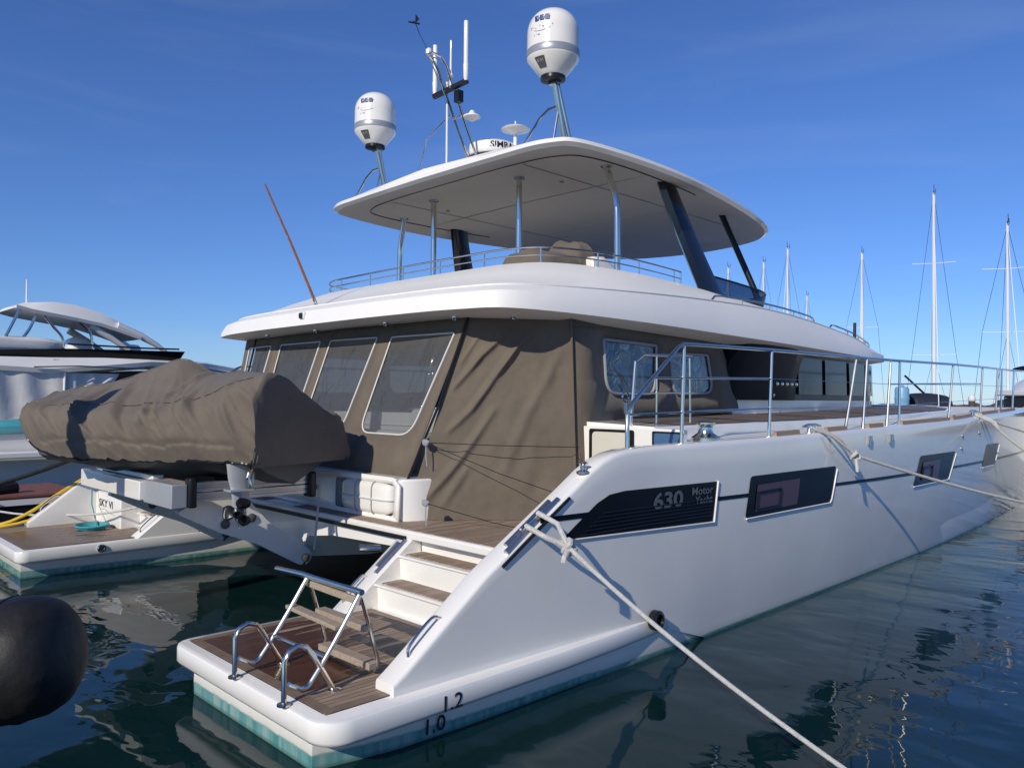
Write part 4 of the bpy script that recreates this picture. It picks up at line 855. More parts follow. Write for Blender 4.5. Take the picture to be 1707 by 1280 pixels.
MB().box(.58, .70, -.45, 1.4, 1.605, 1.66).build('cross_beam', gel, tpf, bevel=.012)
MB().box(1.0, 1.15, -1.0, 1.3, 1.55, 1.66).build('cradle_beam', satin, tpf, bevel=.01); MB().box(1.8, 1.95, -1.0, 1.3, 1.45, 1.6).build('cradle_beam', satin, tpf, bevel=.01)
m = MB(); m.box(.62, 1.9, .2, 1.25, 1.56, 1.585); m.build('platform_board', wood_pale, tpf)
for y in (-.75, 1.35):
    m = MB(); ar = [(.95, 1.42), (1.45, 1.40), (1.72, 1.1), (2.25, .72), (2.28, .62), (2.2, .55), (2.12, .56), (1.6, .86), (1.2, 1.02), (.7, 1.28)]
    m.prism(rounded(ar, .05), XZ, y-.05, y+.05); a_ = m.build('lifting_arm', gel, tpf, bevel=.012)
    for k_, (x, z) in enumerate(((2.19, .635), (1.52, 1.16), (1.22, 1.12))): MB().lathe([(.05, -.07), (.05, .065), (.03, .075)], (x, y, z), 16, (0, -1, 0)).build('pivot_pin', dgrey, tpf)
m = MB(); m.tube([(2.05, -1.32, 1.4), (2.0, -1.32, .82)], .012, 6); m.build('drain_hose', greyp, tpf)
m = MB(); m.tube([(1.9, -2.35, 1.0), (2.1, -2.42, .98)], .035, 10); m.build('exhaust_stub', chrome, Y)

# ---------------------------------------------------------------- liferaft canister in the locker
m = MB(); blob(m, 2.67, -1.62, 1.40, .27, .50, .185, n=20, sq=.35, amp=0)
lr = thing('liferaft_canister', 'white liferaft canister strapped inside the open locker under the canvas enclosure', 'liferaft', (2.67, -1.62, 1.19))
m.build('canister_shell', gel, lr, sm=50)
m = MB()
for y in (-1.5, -1.82):
    m.tube([(2.67+.275*math.copysign(abs(math.cos(a))**.35, math.cos(a)), y, 1.40+.19*math.copysign(abs(math.sin(a))**.35, math.sin(a))) for a in np.linspace(0, 2*math.pi, 40)], .008, 6)
m.build('strap', greyp, lr)
m = MB(); m.tube([(2.67+.275*math.copysign(abs(math.cos(a))**.35, math.cos(a)), -1.62+.505*math.copysign(abs(math.sin(a))**.35, math.sin(a)), 1.395) for a in np.linspace(0, 2*math.pi, 60)], .010, 6); m.build('shell_seam', trim, lr)

# ---------------------------------------------------------------- covered dinghy on the tender platform
S = np.array((1.70, -1.60)); DD = np.array((-.437, .90)); NN = np.array((.90, .437))
dg_ = thing('covered_dinghy', 'inflatable dinghy under a fitted brown cover, carried crosswise over the yacht stern', 'dinghy', (1.0, 0, 1.55))
US = [0, .3, .8, 1.2, 1.55, 1.95, 2.45, 3.0, 3.42, 3.72, 3.86]
HW = [.80, .82, .84, .84, .84, .84, .82, .68, .44, .20, .05]
VF = [-.93, -1.03, -1.0, -.82, -.4, 0, .4, .82, 1.0, 1.03, .93]
ZR = [[1.86, 2.1, 2.42, 2.70, 2.69, 2.52, 2.36, 2.22, 2.12, 1.98, 1.78], [1.85, 2.07, 2.36, 2.62, 2.74, 2.68, 2.52, 2.34, 2.22, 2.04, 1.80], [1.84, 2.06, 2.28, 2.46, 2.68, 2.76, 2.68, 2.46, 2.3, 2.08, 1.86],
      [1.83, 2.06, 2.26, 2.40, 2.60, 2.74, 2.62, 2.42, 2.3, 2.08, 1.85], [1.82, 2.06, 2.26, 2.39, 2.66, 2.90, 2.68, 2.4, 2.28, 2.08, 1.84], [1.82, 2.06, 2.27, 2.39, 2.6, 2.82, 2.62, 2.4, 2.28, 2.08, 1.84],
      [1.83, 2.08, 2.29, 2.40, 2.52, 2.66, 2.54, 2.41, 2.3, 2.1, 1.85], [1.90, 2.11, 2.29, 2.38, 2.48, 2.60, 2.50, 2.40, 2.30, 2.12, 1.90], [2.0, 2.16, 2.29, 2.36, 2.43, 2.50, 2.44, 2.37, 2.30, 2.17, 2.0], [2.10, 2.19, 2.26, 2.31, 2.34, 2.37, 2.35, 2.31, 2.26, 2.19, 2.10], [2.17, 2.21, 2.24, 2.26, 2.27, 2.28, 2.27, 2.26, 2.24, 2.21, 2.17]]
rowsc = []
for u, hw, zr in zip(US, HW, ZR):
    rowsc.append(crom([(u, hw*v, z) for v, z in zip(VF, zr)], 13))
nv = len(rowsc[0]); grid_ = []
colsc = [crom([r[j] for r in rowsc], 17) for j in range(nv)]
cv = MB(); rows = []
for i in range(len(colsc[0])):
    row = []
    for j in range(nv):
        u, v, z = colsc[j][i]
        side = abs(v)/.84
        def rdg(a, b, c): return (1-abs(mnoise.noise((a, b, c)))*2.2)
        q = u*2.6-z*2.4 if v < 0 else u*2.6+z*2.4
        f = .012*mnoise.noise((u*1.5, v*2.2, z*1.1))+.012*mnoise.noise((u*4, v*4, z*4))
        mid = math.exp(-((z-2.2)/.42)**2)
        f += mid*.060*max(0, rdg(q*.9, (u+z*1.1)*.45, 2.7))**4+mid*.040*max(0, rdg(q*1.9+.7, (u+z)*.6, 8.1))**5-.02*mid*max(0, rdg(q*1.3+3.1, (u+z)*.5, 5.5))**4
        lowk = max(0, 1-(z-1.83)/.30)**1.3
        f += lowk*.040*(max(0, rdg(u*4.2, z*.8, 4.4))**3-.3)-(.022*math.exp(-((z-2.02-.015*math.sin(u*4))/.025)**2) if v < 0 and .25 < u < 2.9 else 0)
        f += .018*math.exp(-((u-1.22+.10*v)/.025)**2)*(1 if z > 2.3 else 0)
        p = S+DD*u+NN*(v+f*(1 if v > 0 else -1)); row.append((p[0], p[1], z+f*.8))
    rows.append(row)
cv.grid(rows)
l_ = rows[-1]; c_ = tuple(np.mean(np.array(l_), axis=0)+np.array((-.02, .04, 0))); cv.grid([l_, [tuple(np.array(p)*.4+np.array(c_)*.6) for p in l_], [c_]*len(l_)])
# stern face of the cover: slopes in slightly under the top edge
end = rows[0]; lowz = [(p[0], p[1], 1.85+.05*k/len(end)) for k, p in enumerate(end)]
cen = []
for k, p in enumerate(end):
    q = np.array(p[:2]); o = S-DD*.05; cen.append((float(q[0]*.97+o[0]*.03), float(q[1]*.97+o[1]*.03), max(1.86, p[2]-.02)))
st = []
for t in np.linspace(0, 1, 10):
    st.append([(p[0]-DD[0]*(.04*math.sin(math.pi*t)+.02*t*mnoise.noise((k*.25, t*3, 0))), p[1]-DD[1]*.04*math.sin(math.pi*t), p[2]+(1.83-.06*k/len(end)-p[2])*t) for k, p in enumerate(end)])
cv.grid(st)
cvo = cv.build('boat_cover', taupe_d, dg_, sm=180)
m = MB(); sp_ = [np.array(p) for p in st[0][10:34]]
m.tube([tuple(p+np.array((-.006, -.006, .004))) for p in [np.array(r[8]) for r in st]], .006, 5); m.build('cover_seam', taupe, cvo)
for jj in (39, 65):
    m = MB(); m.tube([tuple(np.array(r[jj])+np.array((-.006, -.004, .008))) for r in rows[8:155:3]], .005, 5); m.build('cover_seam', taupe, cvo)
m = MB(); cord = [tuple(np.array(r[0])+np.array((-.0, 0, -.004))) for r in rows[:166]]; m.tube(cord, .012, 6); m.build('cover_hem', satin, cvo)
# inflatable hull seen under the cover
m = MB(); rings = []
for u in (0, .5, 1.5, 2.5, 3.2, 3.7):
    k = lerp_tab([(0, 1), (2.4, 1), (3.2, .7), (3.7, .3)], u); zk = lerp_tab([(0, 1.60), (2.3, 1.60), (3.2, 1.78), (3.7, 2.1)], u)
    ring = []
    for v, z in ((-.74, 1.95), (-.72, 1.84), (-.55, 1.76), (0, 1.0), (.55, 1.76), (.72, 1.84), (.74, 1.95)):
        zz = zk if v == 0 else max(z, zk); p = S+DD*(u*.97+.12)+NN*v*k*.86; ring.append((p[0], p[1], zz-.02))
    rings.append(ring)
m.loft(rings); m.build('dinghy_hull', mat('grey_hypalon', (.085, .087, .09), .5, var=.1), dg_, sm=40)
# outboard leg and propeller
ox, oy = .98, -1.62
m = MB(); rings = []
for z, a, b in ((1.84, .13, .055), (1.7, .12, .05), (1.6, .10, .045), (1.5, .085, .035), (1.4, .085, .03)): rings.append([(ox+a*math.cos(t)+(1.84-z)*.05, oy+b*math.sin(t), z) for t in np.linspace(0, 2*math.pi, 16, endpoint=False)])
m.loft(rings); m.bar((ox-.12, oy, 1.58), (ox+.14, oy, 1.58), .16, .018); pr_ax = Vector((-.55, -.80, -.1)).normalized(); gc = Vector((ox+.02, oy, 1.385))
m.lathe([(.005, -.16), (.04, -.12), (.055, -.02), (.055, .06), (.045, .09)], gc, 16, pr_ax)
m.prism([(ox-.06, 1.36), (ox+.08, 1.36), (ox+.06, 1.22), (ox+.01, 1.2)], XZ, oy-.012, oy+.012)
ob = m.build('outboard_leg', mat('outboard_grey', (.36, .38, .40), .3, coat=.4, var=.15), dg_, sm=45)
m = MB(); hub = gc+pr_ax*.11; q = Vector((0, 0, 1)).rotation_difference(pr_ax)
m.lathe([(.045, -.03), (.048, .06), (.03, .07), (.028, .03)], hub, 18, pr_ax)
for k in range(3):
    a0 = 2*math.pi*k/3+.5; rowsb = []
    for r_ in np.linspace(.04, .15, 6):
        wd = .55*math.sin(math.pi*min(1, (r_-.0)/.17))+.15
        rowsb.append([hub+q @ Vector((r_*math.cos(a0+s_*wd), r_*math.sin(a0+s_*wd), .035*s_)) for s_ in np.linspace(-1, 1, 7)])
    b_ = MB().grid(rowsb); m.v, m.f = m.v, m.f; m.add(b_.v, b_.f)
m.build('propeller', satin, ob, solid=.006, sm=50)
m = MB(); m.tube([(1.1, -1.68, 1.88), (1.03, -1.72, 1.7), (1.06, -1.73, 1.62)], .022, 8); m.tube([(1.14, -1.62, 1.86), (1.1, -1.66, 1.64)], .014, 8); m.build('trim_bracket', chrome, ob)

# ---------------------------------------------------------------- lines and cables of the yacht
def sag(a, b, s_, n=16): return [tuple(Vector(a).lerp(Vector(b), t)-Vector((0, 0, s_*4*t*(1-t)))) for t in np.linspace(0, 1, n)]
kn = (1.98, -5.06, 1.375)
rp_ = thing('stern_mooring_line', 'thick pale rope knotted below the stern cleat, running down to the lower right', 'rope', kn)
m = MB(); e_ = (1.0, -7.6, .93); far = tuple(np.array(e_)+(np.array(e_)-np.array(kn))*.35)
m.tube(sag(kn, far, .10, 28), [.018, .015, .012, .010], 10); m.build('standing_part', ropem, rp_)
m = MB(); m.tube([(1.97, -4.74, 1.60), (2.0, -4.93, 1.53), kn], .021, 8); m.tube([(1.84, -4.74, 1.51), (1.86, -4.95, 1.44), kn], .021, 8); m.build('eye_splice', ropem, rp_)
m = MB(); m.tube([(kn[0]+.06*math.cos(a)*.6, kn[1]-.01+.035*math.sin(a*2), kn[2]+.05*math.sin(a)) for a in np.linspace(0, 6.3, 14)], .024, 8); m.tube([(kn[0]-.02, kn[1]-.02, kn[2]-.02), (kn[0]-.1, kn[1]-.05, kn[2]-.06), (kn[0]-.11, kn[1]-.05, kn[2]-.1)], .022, 8); m.build('knot', ropem, rp_)
k2 = (7.30, -5.03, 1.83)
rp2 = thing('spring_mooring_line', 'pale rope from the midships deck cleat, knotted and stretched forward over the second hull window', 'rope', k2)
m = MB(); m.tube(sag(k2, (14.0, -7.0, .55), .12, 24), .02, 8); m.build('standing_part', ropem, rp2)
m = MB(); m.tube([(6.62, -4.78, 2.18), (6.85, -4.93, 2.08), k2], .018, 8); m.tube([(6.76, -4.78, 2.18), (7.1, -4.94, 2.03), k2], .018, 8); m.build('eye_splice', ropem, rp2)
m = MB(); m.tube([(k2[0]+.07*math.cos(a), k2[1]+.03*math.sin(a*2), k2[2]+.05*math.sin(a)) for a in np.linspace(0, 6.3, 14)], .022, 8); m.tube([k2, (k2[0]-.02, k2[1]-.03, k2[2]-.2)], .02, 8); m.build('knot', ropem, rp2)
b0 = (13.2, -4.72, 2.28)
k3 = (13.35, -5.05, 1.98)
rp3 = thing('bow_mooring_line', 'pale rope hanging steeply from the forward deck cleat near the right edge', 'rope', k3)
m = MB(); m.tube(sag(k3, (14.6, -6.3, .75), .05), .024, 8); m.build('standing_part', ropem, rp3)
m = MB(); m.tube([(13.1, -4.72, 2.28), (13.2, -4.95, 2.15), k3], .022, 8); m.tube([(13.3, -4.72, 2.28), (13.38, -4.95, 2.15), k3], .022, 8); m.build('eye_splice', ropem, rp3)
m = MB(); m.tube([b0, (13.7, -4.98, 2.1), (14.9, -5.3, 1.86), (17, -5.9, 1.4), (20, -6.8, .6)], .02, 8); tag(m.build('mooring_rope', ropem), 'thinner pale rope leaving the forward cleat towards the right edge, flatter than its neighbour', 'rope')
m = MB(); m.tube([(1.9, 4.7, 1.47), (1.1, 4.68, 1.0), (.6, 4.7, .68), (.2, 4.9, .53), (-.6, 5.6, .5), (-1.5, 6.6, .6)], .026, 8, smooth=4); m.tube([(1.9, 4.66, 1.44), (1.2, 4.62, .95), (.75, 4.62, .64), (.2, 4.8, .52), (-.7, 5.5, .5)], .024, 8, smooth=4)
tag(m.build('shore_power_cable', yellow), 'yellow twin power cable hanging off the far hull steps at the left edge', 'cable')
m = MB(); m.tube([(1.75, 2.68, .95), (1.45, 3.3, .80), (1.3, 4.0, .69), (1.1, 4.6, .64), (.6, 5.4, .62), (-.4, 7.0, .8)], .016, 8, smooth=4); tag(m.build('stern_line_far', ropem), 'white rope drooping across the far hull platform to the left edge', 'rope').name = 'mooring_rope'
m = MB()
for k in range(5): m.tube([(1.25+.16*math.cos(a)*(1+.1*k), 3.75+.2*math.sin(a)*(1+.07*k), .52+.012*k) for a in np.linspace(0, 6.3, 18)], .014, 6)
m.tube([(1.35, 3.85, .55), (1.42, 4.35, .80), (1.50, 4.63, 1.30)], .010, 6)
tag(m.build('rope_coil', mat('turquoise_rope', (.05, .30, .34), .8)), 'small turquoise rope coil lying on the far hull teak platform', 'rope coil')
m = MB(); m.tube([(1.2, 3.1, 1.78), (.9, 4.2, 1.45), (.4, 5.6, 1.08), (-.2, 7.2, .78)], .035, 8, smooth=4); tag(m.build('black_hose', rubber), 'black hose reaching from under the covered dinghy bow down to the left', 'hose')

# ---------------------------------------------------------------- black fender at the lower left
m = MB(); ax = Vector((-.62, .60, -.16)).normalized(); e0 = Vector((-1.87, -6.59, 1.77)); rr_ = .175
pr = [(.001, 0), (.07, .005), (.115, .02), (.15, .05), (.168, .09), (rr_, .15), (rr_, 1.1), (.13, 1.2), (.001, 1.27)]
fo = thing('dock_fender', 'big black cylindrical rubber fender in the lower left corner', 'fender', tuple(e0-Vector((0, 0, .2))))
MB().lathe(pr, e0, 40, ax).build('fender_body', rubber, fo, sm=60)
for q in (.16, .62): MB().lathe([(rr_*(.985 if q < .2 else 1.0), q-.006), (rr_+.004, q), (rr_*(1.0), q+.006)], e0, 36, ax).build('moulded_ring', rubber, fo)
# tall mooring pile on the near quay, outside the left edge: it shades the dinghy cover
m = MB(); m.tube([(-2.6, -.72, -1), (-2.6, -.72, 4.25)], [.14, .12], 20); tag(m.build('mooring_pile', pilem), 'tall round timber mooring pile standing behind the yacht stern', 'pile')

# ---------------------------------------------------------------- neighbouring flybridge cruiser on the left
NY = thing('flybridge_cruiser', 'white cruiser with arched hardtop and teal band, partly hidden behind the covered dinghy', 'motor yacht', (4, 14.5, WZ))
y0, y1 = 13.0, 17.2
m = MB(); rings = []
for x, zt, e in ((1.0, 1.9, 0), (4, 1.95, 0), (8, 2.1, .1), (11, 2.3, .6), (13.5, 2.45, 1.6), (14.6, 2.5, 2.05)): rings.append([(x, y0+e, zt), (x, y0+e+.15, .9), (x, y0+e+.3, -.3), (x, y1-e-.3, -.3), (x, y1-e-.15, .9), (x, y1-e, zt)])
m.loft(rings); m.build('hull', gel, NY, sm=30)
m = MB(); m.loft([[(x, y0+e-.02, zt), (x, y0+e+.01, zt-.34)] for x, zt, e in ((.98, 1.86, 0), (4, 1.92, 0), (8, 2.08, .1), (11, 2.28, .6))], closed=False, cap=False); m.box(.97, 1.0, y0-.02, y1, 1.52, 1.86); m.build('teal_band', teal, NY, solid=.01)
m = MB(); m.box(-1.0, 1.2, 12.9, 17.1, .45, .62); m.box(1.0, 4.2, 12.55, 13.05, .98, 1.13); m.build('swim_platform', gel, NY, bevel=.03)
m = MB(); m.tube([(2.75, 12.7, 1.14), (2.75, 12.7, 1.5), (2.85, 12.7, 1.58), (3.2, 12.7, 1.58), (3.25, 12.7, 1.14)], .03, 8); m.tube([(3.05, 12.7, 1.14), (3.07, 12.7, 1.45), (3.4, 12.7, 1.5), (3.6, 12.7, 1.14)], .025, 8); m.build('boarding_hoop', chrome, NY)
m = MB(); rows = []
for x in np.linspace(.2, 3.28, 34): rows.append([(x+.05*t, y0+.03*math.sin(x*9+t*2)+.02*mnoise.noise((x*3, t*2, 0)), 1.88+(3.1-1.88)*t) for t in np.linspace(0, 1, 10)])
m.grid(rows); rows = []
for x in np.linspace(3.3, 4.35, 14): rows.append([(x+.5*(t-.5)*((x-3.3)), y0+.02+.035*math.sin(x*17+t*2), 2.2+(3.05-2.2)*t) for t in np.linspace(0, 1, 10)])
m.grid(rows); m.build('cockpit_canvas', grey_canvas, NY, sm=180)
m = MB(); m.tube([(3.29, y0-.03, 1.9), (3.31, y0-.03, 3.05)], .03, 8); m.build('canvas_pole', gel, NY)
m = MB(); rings = []
for x, zb, zt in ((3.3, 2.0, 3.02), (5, 2.05, 3.15), (7, 2.1, 3.2), (9.4, 2.2, 2.5)): rings.append([(x, y0+.25, zb), (x, y0+.35, zt), (x, y1-.35, zt), (x, y1-.25, zb)])
m.loft(rings); m.build('saloon_glass', glass_dk, NY, sm=30)
m = MB(); rings = []
for x, zl, zu, e in ((-.6, 3.05, 3.42, 0), (1.5, 3.04, 3.40, -.02), (3, 2.98, 3.42, -.08), (4.2, 3.10, 3.46, -.1), (5.4, 3.24, 3.46, 0), (7, 3.25, 3.45, .2), (9, 3.0, 3.2, .6)): rings.append([(x, y0+.3, zl-.02), (x, y0+e, zl+.05), (x, y0+e-.03, zl+.16), (x, y0+e+.1, zu), (x, y1-e-.1, zu), (x, y1-e, zl+.1), (x, y1-.3, zl-.02)])
m.loft(rings); m.build('flybridge', gel, NY, sm=40)
m = MB(); m.tube([(2.6, y0-.13, 3.17), (3.6, y0-.2, 3.22), (5.2, y0-.1, 3.2)], .018, 6); m.build('side_rail', chrome, NY)
m = MB()
for a, b in ((3.05, 3.2), (3.26, 3.34), (3.4, 3.66), (3.73, 3.77), (3.81, 3.86)): m.box(a, b, y0-.01, y0+.02, 3.335, 3.375)
m.build('name_lettering', ink, NY)
m = MB(); rings = []
for x, zt in ((-.5, 3.52), (1.9, 3.56), (3.4, 3.66), (4.2, 3.68), (5.3, 3.70), (6.35, 3.72)): rings.append([(x*.96+.1, y0+.25, 3.38), (x, y0+.1, zt), (x, y1-.1, zt), (x*.96+.1, y1-.25, 3.38)])
m.loft(rings); m.build('fly_screen', black, NY, sm=30)
m = MB(); m.tube([(3.4, y0+.1, 3.78), (5.2, y0+.1, 3.76), (6.2, y0+.15, 3.78)], .025, 6); m.build('fly_rail', satin, NY)
m = MB(); rows = []
blob(m, 1.4, y0+.5, 3.72, 2.0, .35, .21, seed=2, amp=.1, n=18); m.build('seat_cover', grey_canvas, NY, sm=70)
blob(MB(), 3.95, y0+1.2, 3.75, .3, .4, .28, seed=9).build('fly_seat', gel, NY, sm=60); blob(MB(), 5.4, y0+1.6, 3.75, .25, .3, .18, seed=4).build('fly_seat', gel, NY, sm=60)
hp_ = [(2.27, 4.58, 4.66), (2.6, 4.5, 4.80), (3.1, 4.43, 4.86), (3.6, 4.36, 4.83), (4.2, 4.26, 4.68), (4.7, 4.12, 4.46), (5.2, 3.96, 4.20)]
m = MB(); rings = []
for x, zl, zu in hp_: rings.append([(x, y0+.35, zl+.04), (x, y0+.18, zl+.02), (x, y0+.14, zl+.10), (x, y0+.3, zu-.03), (x, y0+1.0, zu+.02), (x, y0+1.6, zu+.02), (x, y0+2.2, zu-.03), (x, y0+2.35, zl+.1), (x, y0+2.25, zl+.04)])
m.loft(rings); m.build('hardtop', gel_satin, NY, sm=45)
for y in (y0+.25, y0+2.2):
    m = MB(); m.tube([(4.6, y, 4.32), (5.2, y, 4.10), (5.65, y, 3.86), (5.9, y, 3.68)], [.12, .10, .07, .05], 10); m.tube([(4.0, y+.1, 4.28), (4.5, y+.1, 4.0), (4.95, y+.1, 3.7)], [.10, .08, .06], 10); m.build('hardtop_arch', gel, NY)
    if y > 14: continue
    for q in ([(2.38, y, 4.62), (1.95, y, 3.6)], [(2.75, y+.15, 4.5), (2.6, y+.15, 4.1), (2.3, y+.15, 3.65)], [(2.9, y, 4.46), (3.1, y, 4.2), (3.3, y, 3.95), (3.34, y, 3.7)], [(3.7, y, 4.36), (3.95, y, 4.12), (4.02, y, 3.7)]):
        MB().tube(q, .035, 8, smooth=3 if len(q) > 2 else 0).build('hardtop_post', chrome, NY)
MB().tube([(2.65, y0+.9, 4.8), (2.65, y0+.9, 5.4)], .02, 8).build('aerial', gel, NY)
# small landing stage with a red-brown deck between the two yachts
FD = thing('floating_pontoon', 'low pontoon with a red-brown deck beside the white cruiser with the teal band', 'pontoon', (1, 7.6, WZ))
m = MB(); m.box(-4, 1.95, 6.6, 8.6, .3, .72); m.build('float_body', satin, FD, bevel=.03)
m = MB(); m.box(-4, 1.93, 6.62, 8.58, .724, .76); m.build('pontoon_deck', redwood, FD)
m = MB(); m.box(-4, 1.97, 6.57, 6.6, .60, .70); m.build('edge_rail', gel, FD)
m = MB(); m.tube([(-1, 7, .8), (.3, 6.9, .82), (1.0, 7.2, .84)], .12, 10); m.build('deck_fender', rubber, FD)

# ---------------------------------------------------------------- sailing boats beyond the bow (only the parts above the yacht deck are seen)
def sailboat(x, y, top, hull_z, lab, spread=(), L_=11, mr=.075, stays=True, hd=R(200), extra=None):
    t = thing('sailing_yacht', lab, 'sailing boat', (x, y, WZ), 'sailing boats moored beyond the bow')
    cx, sx = math.cos(hd), math.sin(hd)
    def W(a, b, z): return (x+a*cx-b*sx, y+a*sx+b*cx, z)
    m = MB(); rings = []
    for a, hw, z in ((-L_*.45, 1.1, 1.15), (-L_*.25, 1.6, 1.15), (0, 1.75, 1.2), (L_*.25, 1.3, 1.3), (L_*.45, .5, 1.4), (L_*.52, .05, 1.48)): rings.append([W(a, -hw, z), W(a*.97, -hw*.75, WZ-.3), W(a*.97, hw*.75, WZ-.3), W(a, hw, z)])
    m.loft(rings); m.build('hull', gel, t, sm=40)
    m = MB(); m.loft([[W(a, -hw, 1.2), W(a, -hw*.8, z), W(a, hw*.8, z), W(a, hw, 1.2)] for a, hw, z in ((-2.2, 1.0, 1.55), (-1.5, 1.05, 1.75), (1.2, .95, 1.7), (2.4, .6, 1.4))]); m.build('coachroof', gel, t)
    m = MB(); m.tube([W(0, 0, 1.2), W(0, 0, top*.6), W(0, 0, top)], [mr, mr*.95, mr*.75], 10); mo = m.build('mast', mastm, t)
    m = MB(); m.bar(W(-.5, 0, top+.02), W(.35, 0, top+.05), .05, .05); m.tube([W(.3, 0, top), W(.3, 0, top+.4)], .018, 5); m.tube([W(-.3, .1, top), W(-.3, .1, top+.3)], .02, 5); m.build('masthead_gear', satin, mo)
    m = MB()
    for z in spread: MB().tube([W(-.1, -1.1, z+.05), W(0, 0, z), W(-.1, 1.1, z+.05)], .022, 6).build('spreader', mastm, mo)
    m = MB(); s1 = spread[0] if spread else top*.5
    for s_ in (-1, 1):
        m.tube([W(-.1, s_*1.6, 1.3), W(-.1, s_*1.1, s1+.05), W(0, s_*.05, top*.97)], .010, 4)
    m.tube([W(.7, -.9, 1.3), W(0, 0, s1)], .008, 4); m.tube([W(-.8, .9, 1.3), W(0, 0, s1)], .008, 4); MB().tube([W(L_*.49, 0, 1.9), W(L_*.25, 0, 1.7+(top-1.5)*.48), W(.15, 0, top*.96)], [.022, .02, .01], 6).build('furled_sail', gel_satin, mo); m.tube([W(-L_*.45, 0, 1.3), W(0, 0, top)], .009, 4); m.build('rigging', satin, mo)
    m = MB(); m.tube([W(-.1, 0, 2.5), W(-L_*.36, 0, 2.45)], .16, 8); m.build('boom_cover', navy, t)
    return t, W, mo
sailboat(45.86, 6.54, 14.3, 1.8, 'sailing boat with the tallest mast in view, carrying two pairs of spreaders', (5.1, 10.3), 12, .10)[0]
sb_t, sb_W, sb_m = sailboat(43.14, 2.22, 11.5, 1.9, 'sailing boat whose mast rises at the right edge above the flybridge boat', (6.0, 9.2), 11, .085)
sailboat(58.12, 15.54, 13.7, 1.5, 'sailing boat with a single-spreader mast between the cabin roof end and the tallest mast', (8.0,), 12, .11)
sailboat(54.11, 19.45, 14.0, 1.5, 'sailing boat with its mast just right of the smoked wind screen', (7.6,), 12, .10)
sailboat(62.04, 25.68, 14.7, 1.3, 'sailing boat with its masthead directly behind the smoked wind screen, right of the strut', (8.3,), 12, .10)
sailboat(59.81, 27.85, 14.2, 1.3, 'sailing boat with only its mast tip showing left of the slanted black strut', (8.2,), 12, .10)
sailboat(74.39, 27.62, 13.1, 1.2, 'sailing boat with a short distant mast over the cabin roof edge rail', (), 12, .11)
# boat with a blue spray hood in front of the tallest mast
HB = thing('hooded_sailing_boat', 'small white boat with a dark blue cockpit hood and red cloth, seen under the rail', 'boat', (45.3, 7.0, WZ))
ux = Vector((math.sin(YAW), -math.cos(YAW), 0)); uy = Vector((math.cos(YAW), math.sin(YAW), 0)); o_ = Vector((45.4, 7.05, 0))
def WB(a, b, z): p = o_+ux*a+uy*b; return (p.x, p.y, z)
m = MB(); m.loft([[WB(a, -hw, z), WB(a*.96, -hw*.7, WZ-.3), WB(a*.96, hw*.7, WZ-.3), WB(a, hw, z)] for a, hw, z in ((-2.2, 1.1, 2.15), (0, 1.4, 2.1), (2, 1.2, 2.1), (4, .5, 2.0), (5, .05, 2.0))]); m.build('hull', gel, HB, sm=40)
m = MB(); rows = []
for a in np.linspace(-1.0, 1.05, 10): rows.append([WB(a+.12*t, 1.1*math.cos(math.pi*t), 2.12+.85*math.sin(math.pi*t)**.6*(1-.12*((a)/1.0)**2)) for t in np.linspace(0, 1, 12)])
m.grid(rows); m.build('hood', navy, HB, solid=.02, sm=60)
m = MB(); m.holed(rounded([(-.75, 2.2), (-.1, 2.2), (-.15, 2.62), (-.45, 2.62)], .1), [], lambda u, v: WB(u, -1.02+.35*(v-2.2)-.05, v)); m.holed(rounded([(.1, 2.2), (.75, 2.2), (.6, 2.6), (.12, 2.62)], .1), [], lambda u, v: WB(u, -1.02+.35*(v-2.2)-.05, v)); m.build('hood_window', glass_lav, HB)
m = MB(); m.box(0, .55, -.03, .03, 0, .18); m.xf(lambda v: Vector(WB(v.x+.95, v.y-1.2, v.z+2.05))); m.build('red_cloth', redc, HB)
m = MB(); m.tube([WB(.2, 0, 2.9), WB(-.95, 0, 3.95)], .06, 8); m.build('crane_arm', satin, HB)
# flybridge boat at the right edge
FB = thing('sport_fishing_boat', 'white flybridge boat with dark bimini and curved screen at the right edge', 'motor yacht', (31, -1.6, WZ))
o2 = Vector((30.75, -2.5, 0))
def WF(a, b, z): p = o2+ux*a+uy*b; return (p.x, p.y, z)
m = MB(); m.loft([[WF(a, -hw, z), WF(a, -hw*.8, WZ-.3), WF(a, hw*.8, WZ-.3), WF(a, hw, z)] for a, hw, z in ((-1.6, 1.5, 2.1), (1, 1.7, 2.1), (4, 1.6, 2.2), (7, .3, 2.4))]); m.build('hull', gel, FB, sm=30)
m = MB(); m.box(-1.25, 3.5, -1.3, 1.3, 2.05, 2.72); m.xf(lambda v: Vector(WF(v.x, v.y, v.z))); m.build('saloon', satin, FB, bevel=.05)
m = MB(); m.box(-1.45, 3.6, -1.5, 1.5, 2.72, 2.92); m.xf(lambda v: Vector(WF(v.x, v.y, v.z))); m.build('flybridge_deck', gel, FB, bevel=.05)
m = MB(); rows = []
for t in np.linspace(-1, 1, 12): rows.append([WF(-1.3+.35*t*t*.6+.15, 1.3*t, 2.92), WF(-1.15+.4*t*t*.6+.1, 1.25*t, 3.2), WF(-.8+.3*t*t, 1.2*t, 3.36)])
m.grid(rows); m.tube([WF(-1.2, -1.3, 2.95), WF(-1.25, -1.3, 3.2), WF(-.8, -1.3, 3.38), WF(.8, -1.3, 3.40), WF(2.5, -1.3, 3.4)], .05, 8); m.build('fly_coaming', gel, FB, sm=60)
m = MB(); rows = []
for a in np.linspace(-1.0, 2.2, 9): rows.append([WF(a, 1.2*math.cos(math.pi*t), 3.66+.14*math.sin(math.pi*t)) for t in np.linspace(0, 1, 8)])
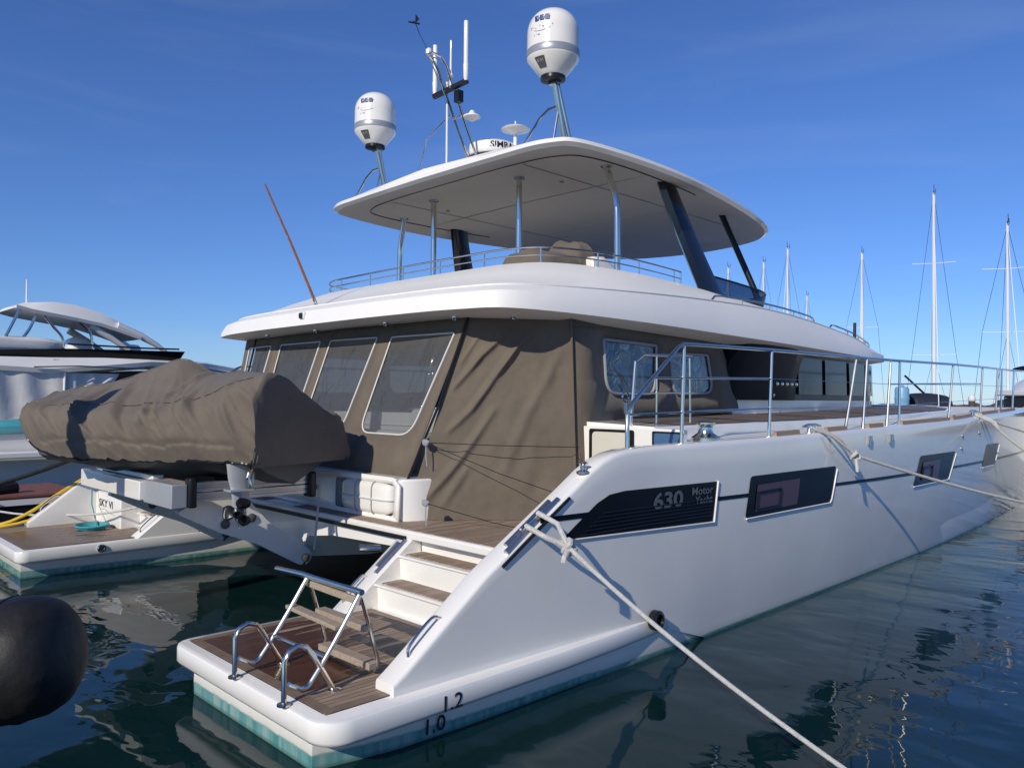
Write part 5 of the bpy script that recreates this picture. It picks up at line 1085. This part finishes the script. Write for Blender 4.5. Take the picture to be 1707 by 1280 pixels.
m.grid(rows); m.build('bimini', navy, FB, solid=.03, sm=60)
m = MB()
for a in (-.9, .2, 1.4): MB().tube([WF(a, -1.2, 3.66), WF(a*.8, -1.25, 2.95)], .025, 6).build('bimini_pole', chrome, FB)
m = MB(); blob(m, .4, -.6, 3.08, .35, .4, .24); m.xf(lambda v: Vector(WF(v.x, v.y, v.z))); m.build('helm_seat', satin, FB)
m = MB(); blob(m, -1.1, -1.3, 2.45, .55, .3, .26, seed=6, amp=.2); m.xf(lambda v: Vector(WF(v.x, v.y, v.z))); m.build('covered_tender', grey_canvas, FB, sm=70)
m = MB(); m.tube([WF(.6, 0, 3.7), WF(.6, 0, 4.4)], .06, 8); m.lathe([(.2, 0), (.22, .05), (.1, .14)], WF(.25, 0, 3.85), 16); m.build('radar_post', gel, FB)
# white capped pile, blue drum, breakwater
PL = thing('channel_pile', 'dark round pile with a white pointed cap, left of the flybridge boat', 'pile', (30.73, .33, WZ))
MB().tube([(30.73, .33, -1), (30.73, .33, 2.53)], .115, 18).build('pile_shaft', pilem, PL)
MB().lathe([(.125, 2.53), (.13, 2.545), (.125, 2.68), (.001, 2.80)], (30.73, .33, 0), 20).build('pile_cap', mastm, PL)
PT = MB(); PT.box(-1.2, 1.2, -3, 3, .5, 1.0); PT.xf(lambda v: Vector((28.9+v.x, 2.3+v.y, v.z)))
tag(PT.build('jetty', mat('jetty_concrete', (.4, .39, .37), .8, var=.2), bevel=.03), 'low concrete jetty section under the blue drum', 'jetty')
m = MB(); m.lathe([(.24, 1.0), (.25, 1.05), (.25, 2.05), (.265, 2.10), (.25, 2.15), (.25, 2.55), (.265, 2.6), (.25, 2.65), (.25, 2.95), (.21, 3.03), (.08, 3.05), (.08, 3.10), (.001, 3.11)], (28.86, 2.17, 0), 26)
tag(m.build('water_drum', bluetank, sm=40), 'tall pale blue plastic drum seen through the guard rail by the hooded boat', 'drum')
m = MB(); rows = []
A_, B_ = np.array((96., 4.)), np.array((70., -46.))
A_, B_ = np.array((52., 34.)), np.array((92., -28.))
for i in range(161):
    t = i/160; p = A_+(B_-A_)*t; nrm = np.array((.55, .83)); nrm = np.array([-(B_-A_)[1], (B_-A_)[0]]); nrm = nrm/np.linalg.norm(nrm); row = []
    for k, (o, z) in enumerate(((-5, -.5), (-3.4, .7), (-2, 1.6), (-.9, 2.2), (0, 2.3), (1, 2.1), (4, -.5))):
        j = mnoise.noise((i*.9, k*1.7, 3))*.45; q = p+nrm*(o+j); row.append((q[0], q[1], z+.25*mnoise.noise((i*1.3, k*2.1, 0)) if z > 0 else z))
    rows.append(row)
m.grid(rows); tag(m.build('breakwater', rock, sm=0), 'low dark rock breakwater on the horizon beyond the bow', 'breakwater', kind='structure')
